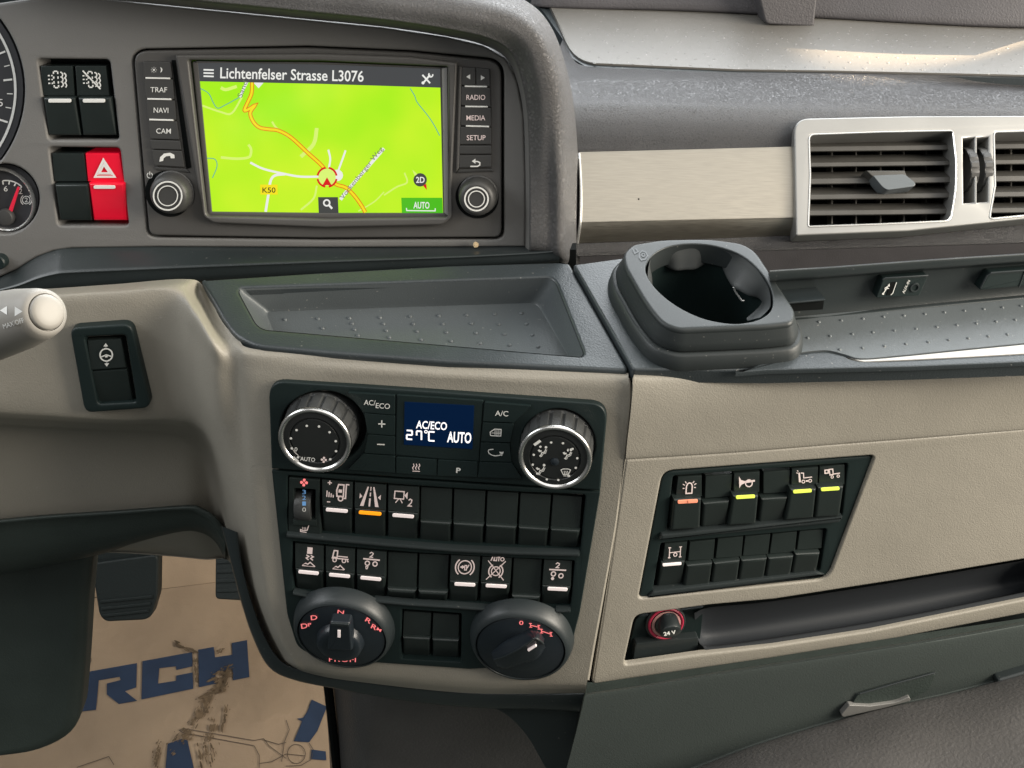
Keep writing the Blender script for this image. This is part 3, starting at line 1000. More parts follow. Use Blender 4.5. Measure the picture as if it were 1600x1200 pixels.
# ------------------------------------------------------------------ radio and navigation unit
rad = thing('navigation_unit', 'radio navigation unit with a green map on its screen', 'navigation unit', RAD.P(510, 225))
scr_frame = rnd([(273, 86), (500, 84), (640, 89), (714, 98), (703, 342), (692, 352), (510, 356), (332, 349), (317, 338)], [3, 0, 0, 3, 6, 8, 0, 8, 8])
scr_open = rnd([(294, 94), (500, 95), (699, 104), (702, 340), (510, 343), (322, 338)], [3, 0, 3, 6, 0, 6])
frame('bezel', RAD, radio_out, [scr_open], .0012, -.015, 'radio_plastic', rad, bev=.0012, seg=3)
frame('screen_frame', RAD, scr_frame, [scr_open], .0055, -.002, 'radio_frame', rad, bev=.0014, seg=3)
dh = .0008
disp = slab('display', RAD, [(309, 98), (500, 101), (687, 108), (692, 333), (510, 333), (331, 331)], dh, -.002, 'map_green', rad, bev=0)
frame('screen_edge', RAD, rnd([(300, 96), (500, 97), (697, 105), (700, 339), (510, 341), (325, 337)], 3), [[(309, 98), (500, 101), (687, 108), (692, 333), (510, 333), (331, 331)]], .0018, -.002, 'radio_frame', rad, bev=.0008)


slab('screen_bevel', RAD, [(690, 107), (699, 105), (702, 339), (694, 333)], .0035, -.001, mat('bevel_grey', (.26, .26, .25), .35), rad, bev=.0008)


def scr(mt, nm, lv=1):
    return Mark(RAD, dh + .00012 * lv)


for pts, w in (([(388, 226), (392, 232), (392, 240), (388, 246), (370, 248), (345, 246)], 4), ([(316, 165), (345, 175), (362, 177), (378, 152)], 3), ([(370, 135), (353, 140), (345, 137)], 5), ([(495, 200), (490, 225), (470, 245)], 6),
               ([(600, 305), (620, 292), (636, 285), (632, 270)], 2.5), ([(495, 290), (490, 310), (470, 328)], 3), ([(425, 190), (432, 200), (450, 214)], 3), ([(560, 330), (585, 315), (600, 300)], 2)):
    Mark(RAD, dh + .00010).stroke([(p.x, p.y) for p in spline([(*q, 0) for q in pts], 4)], w).build('map_lane', 'map_pale', disp)
wr = Mark(RAD, dh + .0002)
for pts, w in (([(391, 254), (412, 264), (446, 272), (470, 276), (498, 276)], 3.4), ([(446, 272), (430, 274), (423, 282), (420, 300), (415, 331)], 4), ([(514, 262), (516, 248), (513, 234)], 3), ([(528, 268), (534, 252), (540, 235)], 3),
               ([(375, 152), (380, 140), (386, 128)], 4), ([(532, 312), (545, 295), (600, 232)], 5)):
    Mark(RAD, dh + .0002).stroke([(p.x, p.y) for p in spline([(*q, 0) for q in pts], 4)], w).build('map_road', 'map_white', disp)
wr.fill(arcpts((527, 274), 9, 14)).fill([(396, 129), (412, 129), (404, 138)])
wr.build('map_town', 'map_white', disp)
for pts in ([(311, 137), (326, 146), (333, 160), (340, 169), (352, 164), (374, 152)], [(641, 138), (648, 150), (652, 160), (668, 180), (678, 195), (687, 212)], [(324, 247), (336, 249), (339, 260), (332, 278)]):
    Mark(RAD, dh + .00015).stroke([(p.x, p.y) for p in spline([(*q, 0) for q in pts], 5)], 1.5).build('map_river', 'map_blue', disp)
main = [(p.x, p.y) for p in spline([(*q, 0) for q in [(394, 128), (393, 146), (387, 160), (382, 172), (388, 171), (398, 165), (391, 176), (395, 189), (405, 199), (420, 202), (435, 204), (455, 215), (480, 238), (504, 260), (514, 277), (525, 288), (540, 293), (553, 305), (564, 320), (571, 332)]], 4)]
Mark(RAD, dh + .00027).stroke(main, 6.2).build('map_road', 'map_orange', disp)
Mark(RAD, dh + .00034).stroke(main, 3.6).build('map_road', 'map_yellow', disp)
Mark(RAD, dh + .00040).circ(511, 277, 13.5, 0, ry=13).fill(arcpts((511, 277), 13.5, 24)).build('map_marker', 'map_pale', disp)
mk_ = Mark(RAD, dh + .00047)
for a in (10, 100, 190, 280):
    mk_.circ(511, 277, 15, 3, a0=a, a1=a + 70, n=8)
mk_.fill([(511, 277), (519, 291), (511, 289), (503, 291)])
mk_.build('map_marker', 'map_red', disp)
Mark(RAD, dh + .0004).fill([(307, 95.5), (500, 98.5), (689, 105.5), (688, 137), (500, 131), (311, 127)]).build('status_bar', 'map_bar', disp)
text('Lichtenfelser Strasse L3076', RAD, (344, 122), (568, 127.5), 17.5, 'map_white', disp, dh + .0006, .012)
h_ = Mark(RAD, dh + .0006)
for y in (109, 114, 119):
    h_.stroke([(318, y), (334, y + .5)], 2.4)
h_.stroke([(660, 117), (672, 130)], 2.6).stroke([(672, 117), (661, 130)], 2.8).circ(673, 117, 3.2, 2, a0=-20, a1=230).disc(661, 129.5, 2.4)
h_.build('icon', 'map_white', disp)['kind'] = 'stuff'
Mark(RAD, dh + .0004).fill([(497, 308), (528, 308), (529, 333), (498, 333)]).build('search_button', 'map_dark', disp)
Mark(RAD, dh + .0004).fill([(627, 309), (691, 309), (692, 333), (628, 333)]).build('auto_button', 'map_auto', disp)
text('AUTO', RAD, (646, 325.5), (671, 325.8), 10.5, 'map_white', disp, dh + .0006, .02)
h_ = Mark(RAD, dh + .0006)
h_.stroke([(635, 325), (635.5, 329), (680, 329.5), (680, 325.5)], 1.6).circ(510.5, 317, 4.6, 2.4).stroke([(513.5, 320), (519, 326)], 3.2)
h_.build('icon', 'map_white', disp)['kind'] = 'stuff'
Mark(RAD, dh + .0004).disc(656.5, 281, 10.5).build('compass', 'map_dark', disp)
Mark(RAD, dh + .00045).fill([(667, 297), (661, 290), (666, 287)]).build('compass_needle', 'map_red', disp)
Mark(RAD, dh + .00045).fill([(644, 265), (652, 272), (648, 275)]).build('compass_needle', 'map_pale', disp)
text('2D', RAD, (650, 285.5), (663.5, 285.5), 9.5, 'map_white', disp, dh + .0006, .02)
Mark(RAD, dh + .0004).fill([(407, 289), (433, 289), (433.5, 303.5), (407.5, 303.5)]).stroke([(407, 289), (433, 289), (433.5, 303.5), (407.5, 303.5)], 1, True).build('road_sign', 'map_yellow', disp)
text('K50', RAD, (410, 301), (430.5, 301), 8.5, 'map_black', disp, dh + .0006, .01)
text('Vockenberger Weg', RAD, (536, 312), (599, 233), 8, 'map_grey_text', disp, dh + .0006)
text('Sand', RAD, (378, 153), (387, 128), 8.5, 'map_grey_text', disp, dh + .0006)

keyL = [(224, 95, 266, 96), (224, 122, 270, 123), (228, 154.5, 273, 156), (231, 187, 276, 188.5), (234, 217.5, 281, 219), (236.5, 233.5, 284, 235), (241, 259, 289, 262)]
kd = [('day and night key with sun and moon symbol', 'sm'), (None, 'TRAF'), (None, 'NAVI'), (None, 'CAM'), (None, ''), (None, 'phone')]
for i in range(6):
    a, b = keyL[i], keyL[i + 1]
    q = [(a[0], a[1] + 1), (a[2], a[3] + 1), (b[2] - 1, b[3] - .6), (b[0] - .5, b[1] - .6)]
    ky = slab('key', RAD, rnd(q, 1.5, 2), .0036, .0, 'key_plastic', rad, bev=.0006)
    c = ((q[0][0] + q[2][0]) / 2, (q[0][1] + q[2][1]) / 2)
    w = kd[i][1]
    if w == 'sm':
        ic = Icon(RAD, c, 5, h=.0039)
        ic.Dt(-1.2, 0, .35)
        for a_ in range(0, 360, 45):
            ic.L([(-1.2 + .6 * cos(radians(a_)), .6 * sin(radians(a_))), (-1.2 + .95 * cos(radians(a_)), .95 * sin(radians(a_)))], .14)
        ic.Fi([(.8, -.9), (1.3, -.5), (1.45, 0), (1.3, .5), (.8, .9), (1.05, 0)])
        ic.build('icon', 'white_print', ky)
    elif w == 'phone':
        Icon(RAD, (261, 246), 12, h=.0039).Fi([(-1, .55), (-.9, -.05), (-.4, -.5), (.4, -.62), (.95, -.35), (1, .1), (.5, .12), (.4, -.2), (-.1, -.15), (-.45, .1), (-.5, .45)]).build('icon', 'white_print', ky)
    elif w:
        hw = {'TRAF': 13, 'NAVI': 11.5, 'CAM': 11.5}[w]
        cx = {'TRAF': 248, 'NAVI': 251.5, 'CAM': 255.5}[w]
        cy = {'TRAF': 140, 'NAVI': 172, 'CAM': 204.5}[w]
        text(w, RAD, (cx - hw, cy + 4), (cx + hw, cy + 4.4), 8.4, 'white_print', ky, .0039, .004)
slab('key_wall', RAD, [(268, 94), (274, 94), (299, 262), (291, 264)], .0015, 0, 'dark_gap', rad, bev=0)
slab('key_foot', RAD, [(241, 260), (290, 263), (297, 270), (243, 266)], .0022, 0, 'key_plastic', rad, bev=.0008)
for x0, y0, x1, y1 in ((227, 122, 265, 122.7), (230, 154.7, 267, 155.4), (233, 187, 270, 188)):
    slab('key_light', RAD, [(x0, y0 - 1.3), (x1, y1 - 1.3), (x1, y1 + 1.3), (x0, y0 + 1.3)], .0042, 0, 'white_print', rad, bev=.0003)
keyR = [(722, 104, 765, 107), (721, 134, 766, 136.5), (720, 165.5, 767, 168), (719, 197, 767.5, 198.5), (717.5, 226.5, 768, 226.5), (717, 241.5, 768, 241.5), (717, 263, 768, 262)]
for i, w in enumerate(['arrows', 'RADIO', 'MEDIA', 'SETUP', '', 'back']):
    a, b = keyR[i], keyR[i + 1]
    hs = [(a, b)]
    if w == 'arrows':
        mid = 743.5
        qs = [[(a[0], a[1] + 1), (mid - .5, a[1] + 2), (mid - .5, b[1] - .3), (b[0], b[1] - .7)], [(mid + .5, a[1] + 2), (a[2], a[3] + 1), (b[2], b[3] - .7), (mid + .5, b[1] - .2)]]
    else:
        qs = [[(a[0], a[1] + 1), (a[2], a[3] + 1), (b[2], b[3] - .7), (b[0], b[1] - .7)]]
    for j, q in enumerate(qs):
        ky = slab('key', RAD, rnd(q, 1.5, 2), .0036, .0, 'key_plastic', rad, bev=.0007)
        if w == 'arrows':
            c = ((731.5, 120) if j == 0 else (754.5, 121.5))
            s_ = 1 if j else -1
            Icon(RAD, c, 4, h=.0039).Fi([(-s_ * .8, -1), (-s_ * .8, 1), (s_ * .8, 0)]).build('icon', 'white_print', ky)
        elif w == 'back':
            ic = Icon(RAD, (742.5, 255), 9, h=.0039)
            ic.L([(-.85, .55), (.4, .55), (.8, .3), (.8, -.1), (.4, -.3), (-.1, -.3)], .22)
            ic.Fi([(-.6, -.35), (.05, -.8), (.05, .1)])
            ic.build('icon', 'white_print', ky)
        elif w:
            cx, cy = {'RADIO': (743.5, 152), 'MEDIA': (743.5, 184), 'SETUP': (744, 215)}[w]
            text(w, RAD, (cx - 14.7, cy + 4), (cx + 14.7, cy + 4), 8.2, 'lit_pink', ky, .0039, .004)
slab('key_wall', RAD, [(717, 104), (722, 104), (717.5, 262), (712, 270)], .0036, 0, 'radio_frame', rad, bev=.0008)
slab('key_foot', RAD, [(712, 271), (717, 264), (768, 263), (771, 268)], .0022, 0, 'key_plastic', rad, bev=.0008)
for x0, y0, x1, y1 in ((726, 135, 761, 135.7), (727, 166.5, 762, 167), (728, 197, 764, 198)):
    slab('key_light', RAD, [(x0, y0 - 1.2), (x1, y1 - 1.2), (x1, y1 + 1.2), (x0, y0 + 1.2)], .0042, 0, 'white_print', rad, bev=.0003)
for (cx, cy), R_, lb in (((262, 306), .0122, 'power knob'), ((744.5, 311), .0112, 'tuning knob')):
    H = .0135
    c = RAD.P(cx, cy, H) - RAD.n * H
    V, Fs = lathe_geo(c, RAD.n, [(R_ * 1.12, 0), (R_ * 1.12, .0025), (R_ * 1.06, .003), (R_ * 1.03, .009), (R_ * .98, .0115), (R_ * .9, .0128), (R_ * .8, .0134), (R_ * .78, .0135), (R_ * .55, .0133), (R_ * .3, .0132)], 64, ribs=40, ribd=R_ * .02, rib_rows=(2, 3))
    kn = mk('knob', V, Fs, 'key_plastic', rad)
    rr = (22.5, 15.5) if cx < 500 else (18.5, 12.5)
    ring = Mark(RAD, H + .0003).circ(cx, cy, rr[0] * .98, 2.4, n=40).circ(cx, cy, rr[1], 1.6, n=32)
    ring.build('ring_print', 'white_print', kn)
    V, Fs = lathe_geo(RAD.P(cx + 1, cy - 3, .0012), RAD.n, [(R_ * 1.22, -.001), (R_ * 1.22, .0003)], 40)
    mk('knob_seat', V, Fs, 'dark_gap', rad)
Mark(RAD, .0015).circ(234, 274, 4.2, 1.2, a0=-60, a1=240, n=14).stroke([(234, 268), (234, 273.5)], 1.2).build('icon', 'white_print', rad)

# ------------------------------------------------------------------ instrument gauges
g = thing('speedometer', 'large round speedometer dial with white ring cut off by the frame', 'gauge', RAD.P(0, 150))
V, Fs = [], []
slab('dial_face', RAD, [p for p in arcpts(speedo_c, 178, 60)], -.010, -.019, 'gauge_face', g, bev=0)
Mark(RAD, -.0096).circ(*speedo_c, speedo_r, 4, n=90).build('dial_ring', 'white_print', g)
tk = Mark(RAD, -.0096)
for a, l_ in ((-22, 14), (-14, 9), (-6, 14), (2, 9), (10, 9), (18, 14), (-30, 9)):
    a = radians(a)
    tk.stroke([(speedo_c[0] + (speedo_r - 4) * cos(a), speedo_c[1] + (speedo_r - 4) * sin(a)), (speedo_c[0] + (speedo_r - 4 - l_) * cos(a), speedo_c[1] + (speedo_r - 4 - l_) * sin(a))], 3 if l_ > 10 else 1.6)
tk.build('tick_marks', 'white_print', g)
text('5', RAD, (-3, 166), (4.5, 166), 12, 'white_print', g, -.0096)
g = thing('pressure_gauge', 'small round air pressure gauge with red needle', 'gauge', RAD.P(6, 311))
slab('dial_face', RAD, arcpts(gauge_c, 54, 48), -.008, -.019, 'gauge_face', g, bev=0)
ring = []
V, Fs = lathe_geo(RAD.P(6, 311, -.0078), RAD.n, [(.0215, 0), (.0213, .002), (.0203, .0032), (.0196, .0026), (.0192, 0)], 64)
mk('dial_ring', V, Fs[:-1], 'silver_edge', g)
tk = Mark(RAD, -.0076)
tk.circ(10, 316, 34, 2, a0=-100, a1=-45, n=14)
for a in (-100, -82, -64, -45):
    a = radians(a)
    tk.stroke([(10 + 34 * cos(a), 316 + 34 * sin(a)), (10 + 28 * cos(a), 316 + 28 * sin(a))], 2)
tk.circ(41, 312.5, 6, 1.1, n=18).circ(41, 312.5, 8.6, 1.3, a0=-55, a1=55, n=8).circ(41, 312.5, 8.6, 1.3, a0=125, a1=235, n=8)
tk.build('tick_marks', 'white_print', g)
text('6', RAD, (6, 299), (12, 299), 9, 'white_print', g, -.0076)
text('2', RAD, (29, 303), (35, 303), 9, 'white_print', g, -.0076)
text('2', RAD, (38.6, 316), (43.6, 316), 7.5, 'white_print', g, -.0076)
slab('needle', RAD, [(11, 334), (17, 336), (30.5, 293), (27, 292)], -.0055, -.0065, 'needle_red', g, bev=.0002)
V, Fs = lathe_geo(RAD.P(11, 338, -.007), RAD.n, [(.0056, 0), (.0056, .003), (.0048, .0042), (.002, .0046)], 28)
mk('hub', V, Fs, 'key_plastic', g)
V, Fs = lathe_geo(RAD.P(-1, 409, .004), RAD.n, [(.0048, -.004), (.0048, .002), (.004, .003)], 24)
g = thing('trip_button', 'small black reset button below the pressure gauge', 'button', RAD.P(-1, 409))
mk('cap', V, Fs, 'panel_black', g)


# ------------------------------------------------------------------ rocker switches
def rocker(pl, up, lo, label, icon=None, light=None, lamp_px=None, hs=(.0012, .0004, .0042, .0006), m='switch_black', group='rocker switches in the dashboard', split=False, r=1.2, base=-.012, icm='lit_pink', cpx=None, bev=.0009):
    """up, lo: pixel quads (TL, TR, BR, BL) of the two halves of the paddle."""
    c = quad(up, .5, .9)
    t = thing('rocker_switch', label, 'switch', pl.P(c[0], c[1], 0), group)
    h0, h1, h2, h3 = hs
    u = [(p[0], p[1], h) for p, h in zip(up, (h0, h0, h1, h1))]
    U_ = slab('upper_half', pl, u, 0, base, m, t, bev=bev)
    l = [(p[0], p[1], h) for p, h in zip(lo, (h2, h2, h3, h3))]
    # the lower half has a rounded ridge along its top edge
    L_ = slab('lower_half', pl, l, 0, base, m, t, bev=bev * 2.2, seg=4)
    if icon:
        ic = icon(pl, up, max(h0, h1) + .0003)
        ic.build('icon', icm, U_)
    if light:
        a, b, w = lamp_px
        hh = lambda y: .0003
        d = Vector((b[0] - a[0], b[1] - a[1])).normalized()
        n = Vector((-d.y, d.x)) * w / 2
        pts = rnd([(a[0] + n.x, a[1] + n.y), (b[0] + n.x, b[1] + n.y), (b[0] - n.x, b[1] - n.y), (a[0] - n.x, a[1] - n.y)], w * .45, 3)
        slab('indicator_light', pl, pts, h2 + .0005, h2 - .0002, light, t, bev=.0003)
        if split:
            mx = ((a[0] + b[0]) / 2, (a[1] + b[1]) / 2)
            Mark(pl, h2 + .0009).stroke([(mx[0] + n.x, mx[1] + n.y), (mx[0] - n.x, mx[1] - n.y)], 1).build('lens_gap', 'dark_gap', t)
    return t


def icn(fn, s=.36, ctr=(.5, .45), ang=None):
    def f(pl, up, h):
        c = quad(up, *ctr)
        w = Vector((up[1][0] - up[0][0], up[1][1] - up[0][1]))
        ic = Icon(pl, c, w.length * s, math.degrees(atan2(w.y, w.x)) if ang is None else ang, h=h, lean=((up[3][0] - up[0][0]) / max(1, up[3][1] - up[0][1])) * -1)
        fn(ic)
        return ic
    return f


def ic_regen(i, off=False):
    for x in (-.35, .1):
        for y in (-.7, -.2, .3, .7):
            i.L([(x, y - .12), (x, y + .12)], .14)
    for y in (-.85, .85):
        i.L([(-.3, y), (.05, y)], .14)
    for y in (-.4, 0, .4):
        i.L([(-.95, y), (-.75, y)], .14)
        i.L([(-.6, y), (-.45, y)], .14)
    for y in (-.5, .0, .5):
        i.O(.35, y, .26, .13, -90, 90, 7)
        i.O(.68, y + .1, .26, .13, -80, 60, 6)
    if off:
        i.L([(-.9, -.95), (.9, 1.05)], .16)


def ic_hazard(i):
    for s, w in ((1, .2), (.5, .18)):
        i.L([(0, -1.05 * s + .1), (1.0 * s, .75 * s + .05), (-1.0 * s, .75 * s + .05)], w, True)
    i.L([(0, -.7), (.72, .6), (-.72, .6)], .06, True)


def ic_wheel(i):
    i.O(0, 0, .72, .16)
    i.L([(-.65, .22), (0, 0), (.65, .22)], .14)
    i.L([(0, 0), (0, .3)], .3)
    i.Fi([(-.28, -.98), (.0, -1.35), (.28, -.98)])
    i.Fi([(-.28, .98), (.28, .98), (.0, 1.35)])
    i.L([(0, -.9), (0, -1.05)], .16)
    i.L([(0, .9), (0, 1.05)], .16)


def ic_level(i):
    i.L([(-.95, -.85), (-.55, -.85)], .1)
    i.L([(-.75, -1.05), (-.75, -.65)], .1)
    i.L([(-.9, .95), (-.6, .95)], .1)
    for k in range(4):
        i.L([(-.95 + k * .2, -.1 + k * .12), (-.95 + k * .2, .5)], .1)
    i.L([(.0, .35), (-.05, -.2), (.1, -.75), (.6, -.75), (.6, .35)], .13, True)
    i.L([(.12, -.15), (.45, -.15)], .3)
    i.O(.35, .55, .22, .12)
    i.L([(1.1, -.8), (.82, -.8), (.82, .5), (.65, .5)], .12)


def ic_lane(i):
    for s in (-1, 1):
        i.Fi([(s * .22, -1), (s * .36, -1), (s * .98, 1.05), (s * .6, 1.05)])
        i.Fi([(s * 1.1, -.25), (s * 1.1, .3), (s * .82, .05)])
    i.L([(0, -1), (0, -.6)], .1)
    i.L([(0, -.4), (0, -.0)], .13)
    i.L([(0, .2), (0, 1.05)], .17)


def ic_camera(i):
    i.L([(-.95, -.65), (.05, -.65), (.05, .15), (-.95, .15)], .12, True)
    i.Fi([(.1, -.25), (.45, -.65), (.45, .15)])
    i.L([(-.5, .2), (-.8, .6)], .1)
    i.L([(-.3, .2), (-.05, .6)], .1)
    i.L([(.6, .25), (.75, .1), (.95, .2), (.9, .5), (.6, .85), (1.02, .85)], .12)


def mount(i, y, s=1.0):
    i.L([(-.75 * s, y + .3), (-.35 * s, y), (-.1 * s, y + .1), (.15 * s, y - .15), (.75 * s, y + .3)], .12, True)


def ic_slip(i):
    i.Fi([(-.3, -1.25), (.3, -1.25), (.3, -.5), (-.3, -.5)])
    i.L([(-.35, -.35), (-.05, -.2), (-.35, .0), (-.05, .2)], .13)
    i.L([(.15, -.35), (.45, -.2), (.15, .0), (.45, .2)], .13)
    mount(i, .6)


def ic_truckhill(i):
    i.L([(-.8, -.3), (-.7, -1.05), (-.3, -1.05), (-.3, -.3)], .14, True)
    i.L([(-.9, -.2), (1, -.2)], .13)
    i.L([(-.2, -.45), (.9, -.45)], .12)
    i.O(-.55, .0, .2, .11)
    i.O(.5, .0, .2, .11)
    i.L([(.85, -.1), (1.0, .1)], .14)
    mount(i, .7, .9)


def ic_axle(i, dot=False):
    i.L([(-.28, -1.0), (-.1, -1.15), (.12, -1.05), (.1, -.9), (-.2, -.6), (.16, -.6)], .11)
    i.L([(-.95, -.35), (.95, -.35)], .16)
    i.O(-.42, .12, .24, .13)
    i.O(.45, .12 if not dot else .3, .24, .13)
    if dot:
        i.Dt(-.45, .65, .18)
    else:
        i.L([(-.55, .5), (-.3, .5), (-.38, .75), (-.5, .75)], .09, True)


def ic_brake(i):
    i.O(0, 0, .72, .12, n=24)
    i.O(0, 0, 1.02, .14, 128, 232, 10)
    i.O(0, 0, 1.02, .14, -52, 52, 10)
    i.Fi([(-.55, -.0), (-.2, -.22), (-.2, .2)])
    i.L([(-.2, 0), (.0, -.05)], .2)
    i.L([(0, -.2), (.2, -.2), (.2, .3), (0, .3)], .1, True)
    i.L([(.25, .1), (.45, -.3)], .1)


def ic_autooff(i):
    i.O(0, .25, .45, .1, n=20)
    i.O(0, .25, .72, .12, -60, 60, 8)
    i.O(0, .25, .72, .12, 120, 240, 8)
    i.L([(-.9, -.8), (.9, 1.15)], .09)
    i.L([(.9, -.8), (-.9, 1.15)], .09)
    for x0 in (-.62,):
        i.L([(x0, -.78), (x0 + .13, -1.2), (x0 + .26, -.78)], .09)
        i.L([(x0 + .36, -1.2), (x0 + .36, -.82), (x0 + .58, -.82), (x0 + .58, -1.2)], .09)
        i.L([(x0 + .66, -1.18), (x0 + .92, -1.18)], .09)
        i.L([(x0 + .79, -1.18), (x0 + .79, -.78)], .09)
        i.O(x0 + 1.15, -.99, .17, .09)


def ic_beacon(i):
    i.L([(-.42, .9), (-.42, -.15), (-.25, -.5), (0, -.6), (.25, -.5), (.42, -.15), (.42, .9)], .17, True)
    for a in (-150, -125, -55, -30):
        r0, r1 = .78, 1.12
        i.L([(r0 * cos(radians(a)), r0 * sin(radians(a)) + .1), (r1 * cos(radians(a)), r1 * sin(radians(a)) + .1)], .13)
    i.L([(-.95, .15), (-.68, .15)], .13)
    i.L([(.95, .1), (.68, .1)], .13)


def ic_horn(i):
    i.Fi([(-.95, -.75), (-.7, -.3), (-.3, -.14), (1.0, -.2), (1.0, .02), (-.3, .14), (-.7, .3), (-.95, .7)])
    i.O(.25, .18, .42, .14, n=18)


def ic_worktruck(i):
    i.Fi([(-.6, -.6), (-.5, .6), (-.75, .6), (-.8, -.6)])
    i.L([(-.5, -.55), (-.15, -.5), (-.15, .1), (.9, .05)], .12)
    i.L([(-.95, -.9), (-.8, -.75)], .09)
    i.L([(-1.05, -.6), (-.85, -.55)], .09)
    i.O(-.2, .55, .18, .1)
    i.O(.65, .5, .18, .1)
    i.L([(.1, .5), (.4, .5)], .2)


def ic_lamptruck(i):
    i.L([(-1, -.65), (-.55, -.65), (-.55, -.2), (-1, -.2)], .16, True)
    i.L([(-.4, -.7), (.1, -.7), (.15, .05), (-.3, .1)], .14, True)
    i.L([(.15, .0), (1.1, -.05)], .14)
    i.O(0, .4, .17, .1)
    i.O(.85, .35, .17, .1)


def ic_diff(i):
    i.L([(-.85, -.75), (-.85, .75)], .13)
    i.L([(.8, -.75), (.8, .75)], .13)
    i.L([(-.85, .0), (.8, -.05)], .12)
    i.O(.05, .35, .25, .12)
    i.L([(-1.05, -.75), (-.65, -.75)], .14)
    i.L([(.6, -.75), (1, -.75)], .14)
    i.L([(-1.05, .75), (-.65, .75)], .14)
    i.L([(.6, .75), (1, .75)], .14)


def ic_fan(i):
    for a in (20, 110, 200, 290):
        c_, s_ = cos(radians(a)), sin(radians(a))
        P_ = [(0.12, 0), (.4, -.5), (.85, -.45), (.95, .05), (.6, .2)]
        i.Fi([(x * c_ - y * s_, x * s_ + y * c_) for x, y in P_])


# driver's fascia switches
hsF = (-.001, -.0018, .0028, -.001)
rocker(RAD, [(63, 103), (113, 103), (116, 150), (66, 150)], [(67, 152), (117, 152), (126, 212), (75, 212)], 'black switch with dotted filter cleaning symbol, nearer the speedometer', icn(ic_regen, .3), 'white_print', ((75, 157.5), (111, 157.5), 6), hsF, base=-.019, icm='white_print')
rocker(RAD, [(117, 103), (165, 103), (171, 150), (120, 150)], [(121, 152), (172, 152), (182, 212), (129, 212)], 'black switch with crossed out filter symbol, beside the radio', icn(lambda i: ic_regen(i, True), .3), 'white_print', ((129, 157.5), (164, 157.5), 6), hsF, base=-.019, icm='white_print')
rocker(RAD, [(81, 239.5), (131, 239.5), (136, 284), (84, 284)], [(85, 288), (138, 288), (143, 345), (93, 345)], 'blank black switch left of the red hazard switch', None, None, None, hsF, base=-.019)
rocker(RAD, [(133, 239.5), (186, 239.5), (194, 284), (137, 284)], [(138, 286), (194, 286), (198, 345), (146, 345)], 'red hazard warning switch with white triangle', icn(ic_hazard, .29, (.5, .55)), 'white_print', ((146, 292.5), (180, 292.5), 5.5), hsF, 'hazard_red', base=-.019, icm='white_print')
# steering column switch
c = thing('steering_adjust_switch', 'black rocker switch with steering wheel symbol on the beige fascia', 'switch', ST.P(168, 580))
ST2 = PL(150, 560, LF.D(150, 560, .0), 0, 8)
b_out = rnd([(108, 513), (205, 506), (236, 638), (132, 646)], [14, 16, 14, 14], 5)
b_in = rnd([(132, 527), (196, 524), (213, 629), (153, 632)], 5, 3)
frame('bezel', LF, b_out, [b_in], .0065, -.002, 'panel_black', c, bev=.0015, seg=3)
slab('well', LF, b_in, .0008, -.002, 'dark_gap', c, bev=0)
U_ = slab('upper_half', LF, [(136, 532, .0045), (189, 529.5, .0045), (197, 575, .0055), (141, 579, .0055)], 0, .0, 'switch_black', c, bev=.001)
slab('lower_half', LF, [(142, 581, .0054), (198, 577, .0054), (208, 626, .003), (153, 629, .003)], 0, .0, 'switch_black', c, bev=.001)
ic = Icon(LF, (166, 554.5), 13.5, -3, h=.0060)
ic_wheel(ic)
ic.build('icon', 'white_print', U_)

# ------------------------------------------------------------------ centre switch panel
sp = thing('switch_panel', 'black centre switch panel with two long rows of openings', 'switch panel', CO.P(670, 880))
sp_out = rnd([(424, 735), (938, 769), (906, 958), (893, 1008), (868, 1038), (735, 1046), (590, 1036), (500, 1030), (464, 1012), (448, 960), (431, 800)], [2, 2, 8, 10, 20, 0, 0, 10, 12, 10, 0])
op1 = rnd([(449, 743), (500, 747), (605, 756), (708, 763), (812, 769), (915, 773), (906, 863), (812, 859), (708, 854), (605, 846), (500, 837), (449, 834)], [4, 0, 0, 0, 0, 5, 4, 0, 0, 0, 0, 4])
op2 = rnd([(456, 846), (556, 856), (653, 864), (801, 872), (898, 876), (891, 951), (795, 951), (699, 946), (603, 940), (507, 932), (458, 926)], [3, 0, 0, 0, 4, 3, 0, 0, 0, 0, 3])
op3 = rnd([(627, 952), (721, 959), (720, 1035), (626, 1030)], 3)
frame('frame', CO, sp_out, [op1, op2, op3], .0022, -.010, 'panel_black', sp, bev=.001)
slab('backing', CO, [(436, 740), (930, 772), (890, 1020), (470, 1010)], -.0095, -.012, 'dark_gap', sp, bev=0)
for lo_, hi_ in (([(447, 835), (500, 840), (605, 850), (708, 858), (812, 863), (905, 865)], 5.5), ([(584, 938), (640, 943), (720, 948), (770, 952)], 5), ([(457, 926), (472, 929), (490, 934)], 4.5), ([(868, 954), (891, 953.5)], 4.5)):
    a_ = [(x, y) for x, y in lo_]
    b_ = [(x, y + hi_) for x, y in reversed(lo_)]
    slab('ledge', CO, a_ + b_, .0052, 0, 'black_satin', sp, bev=.0012)

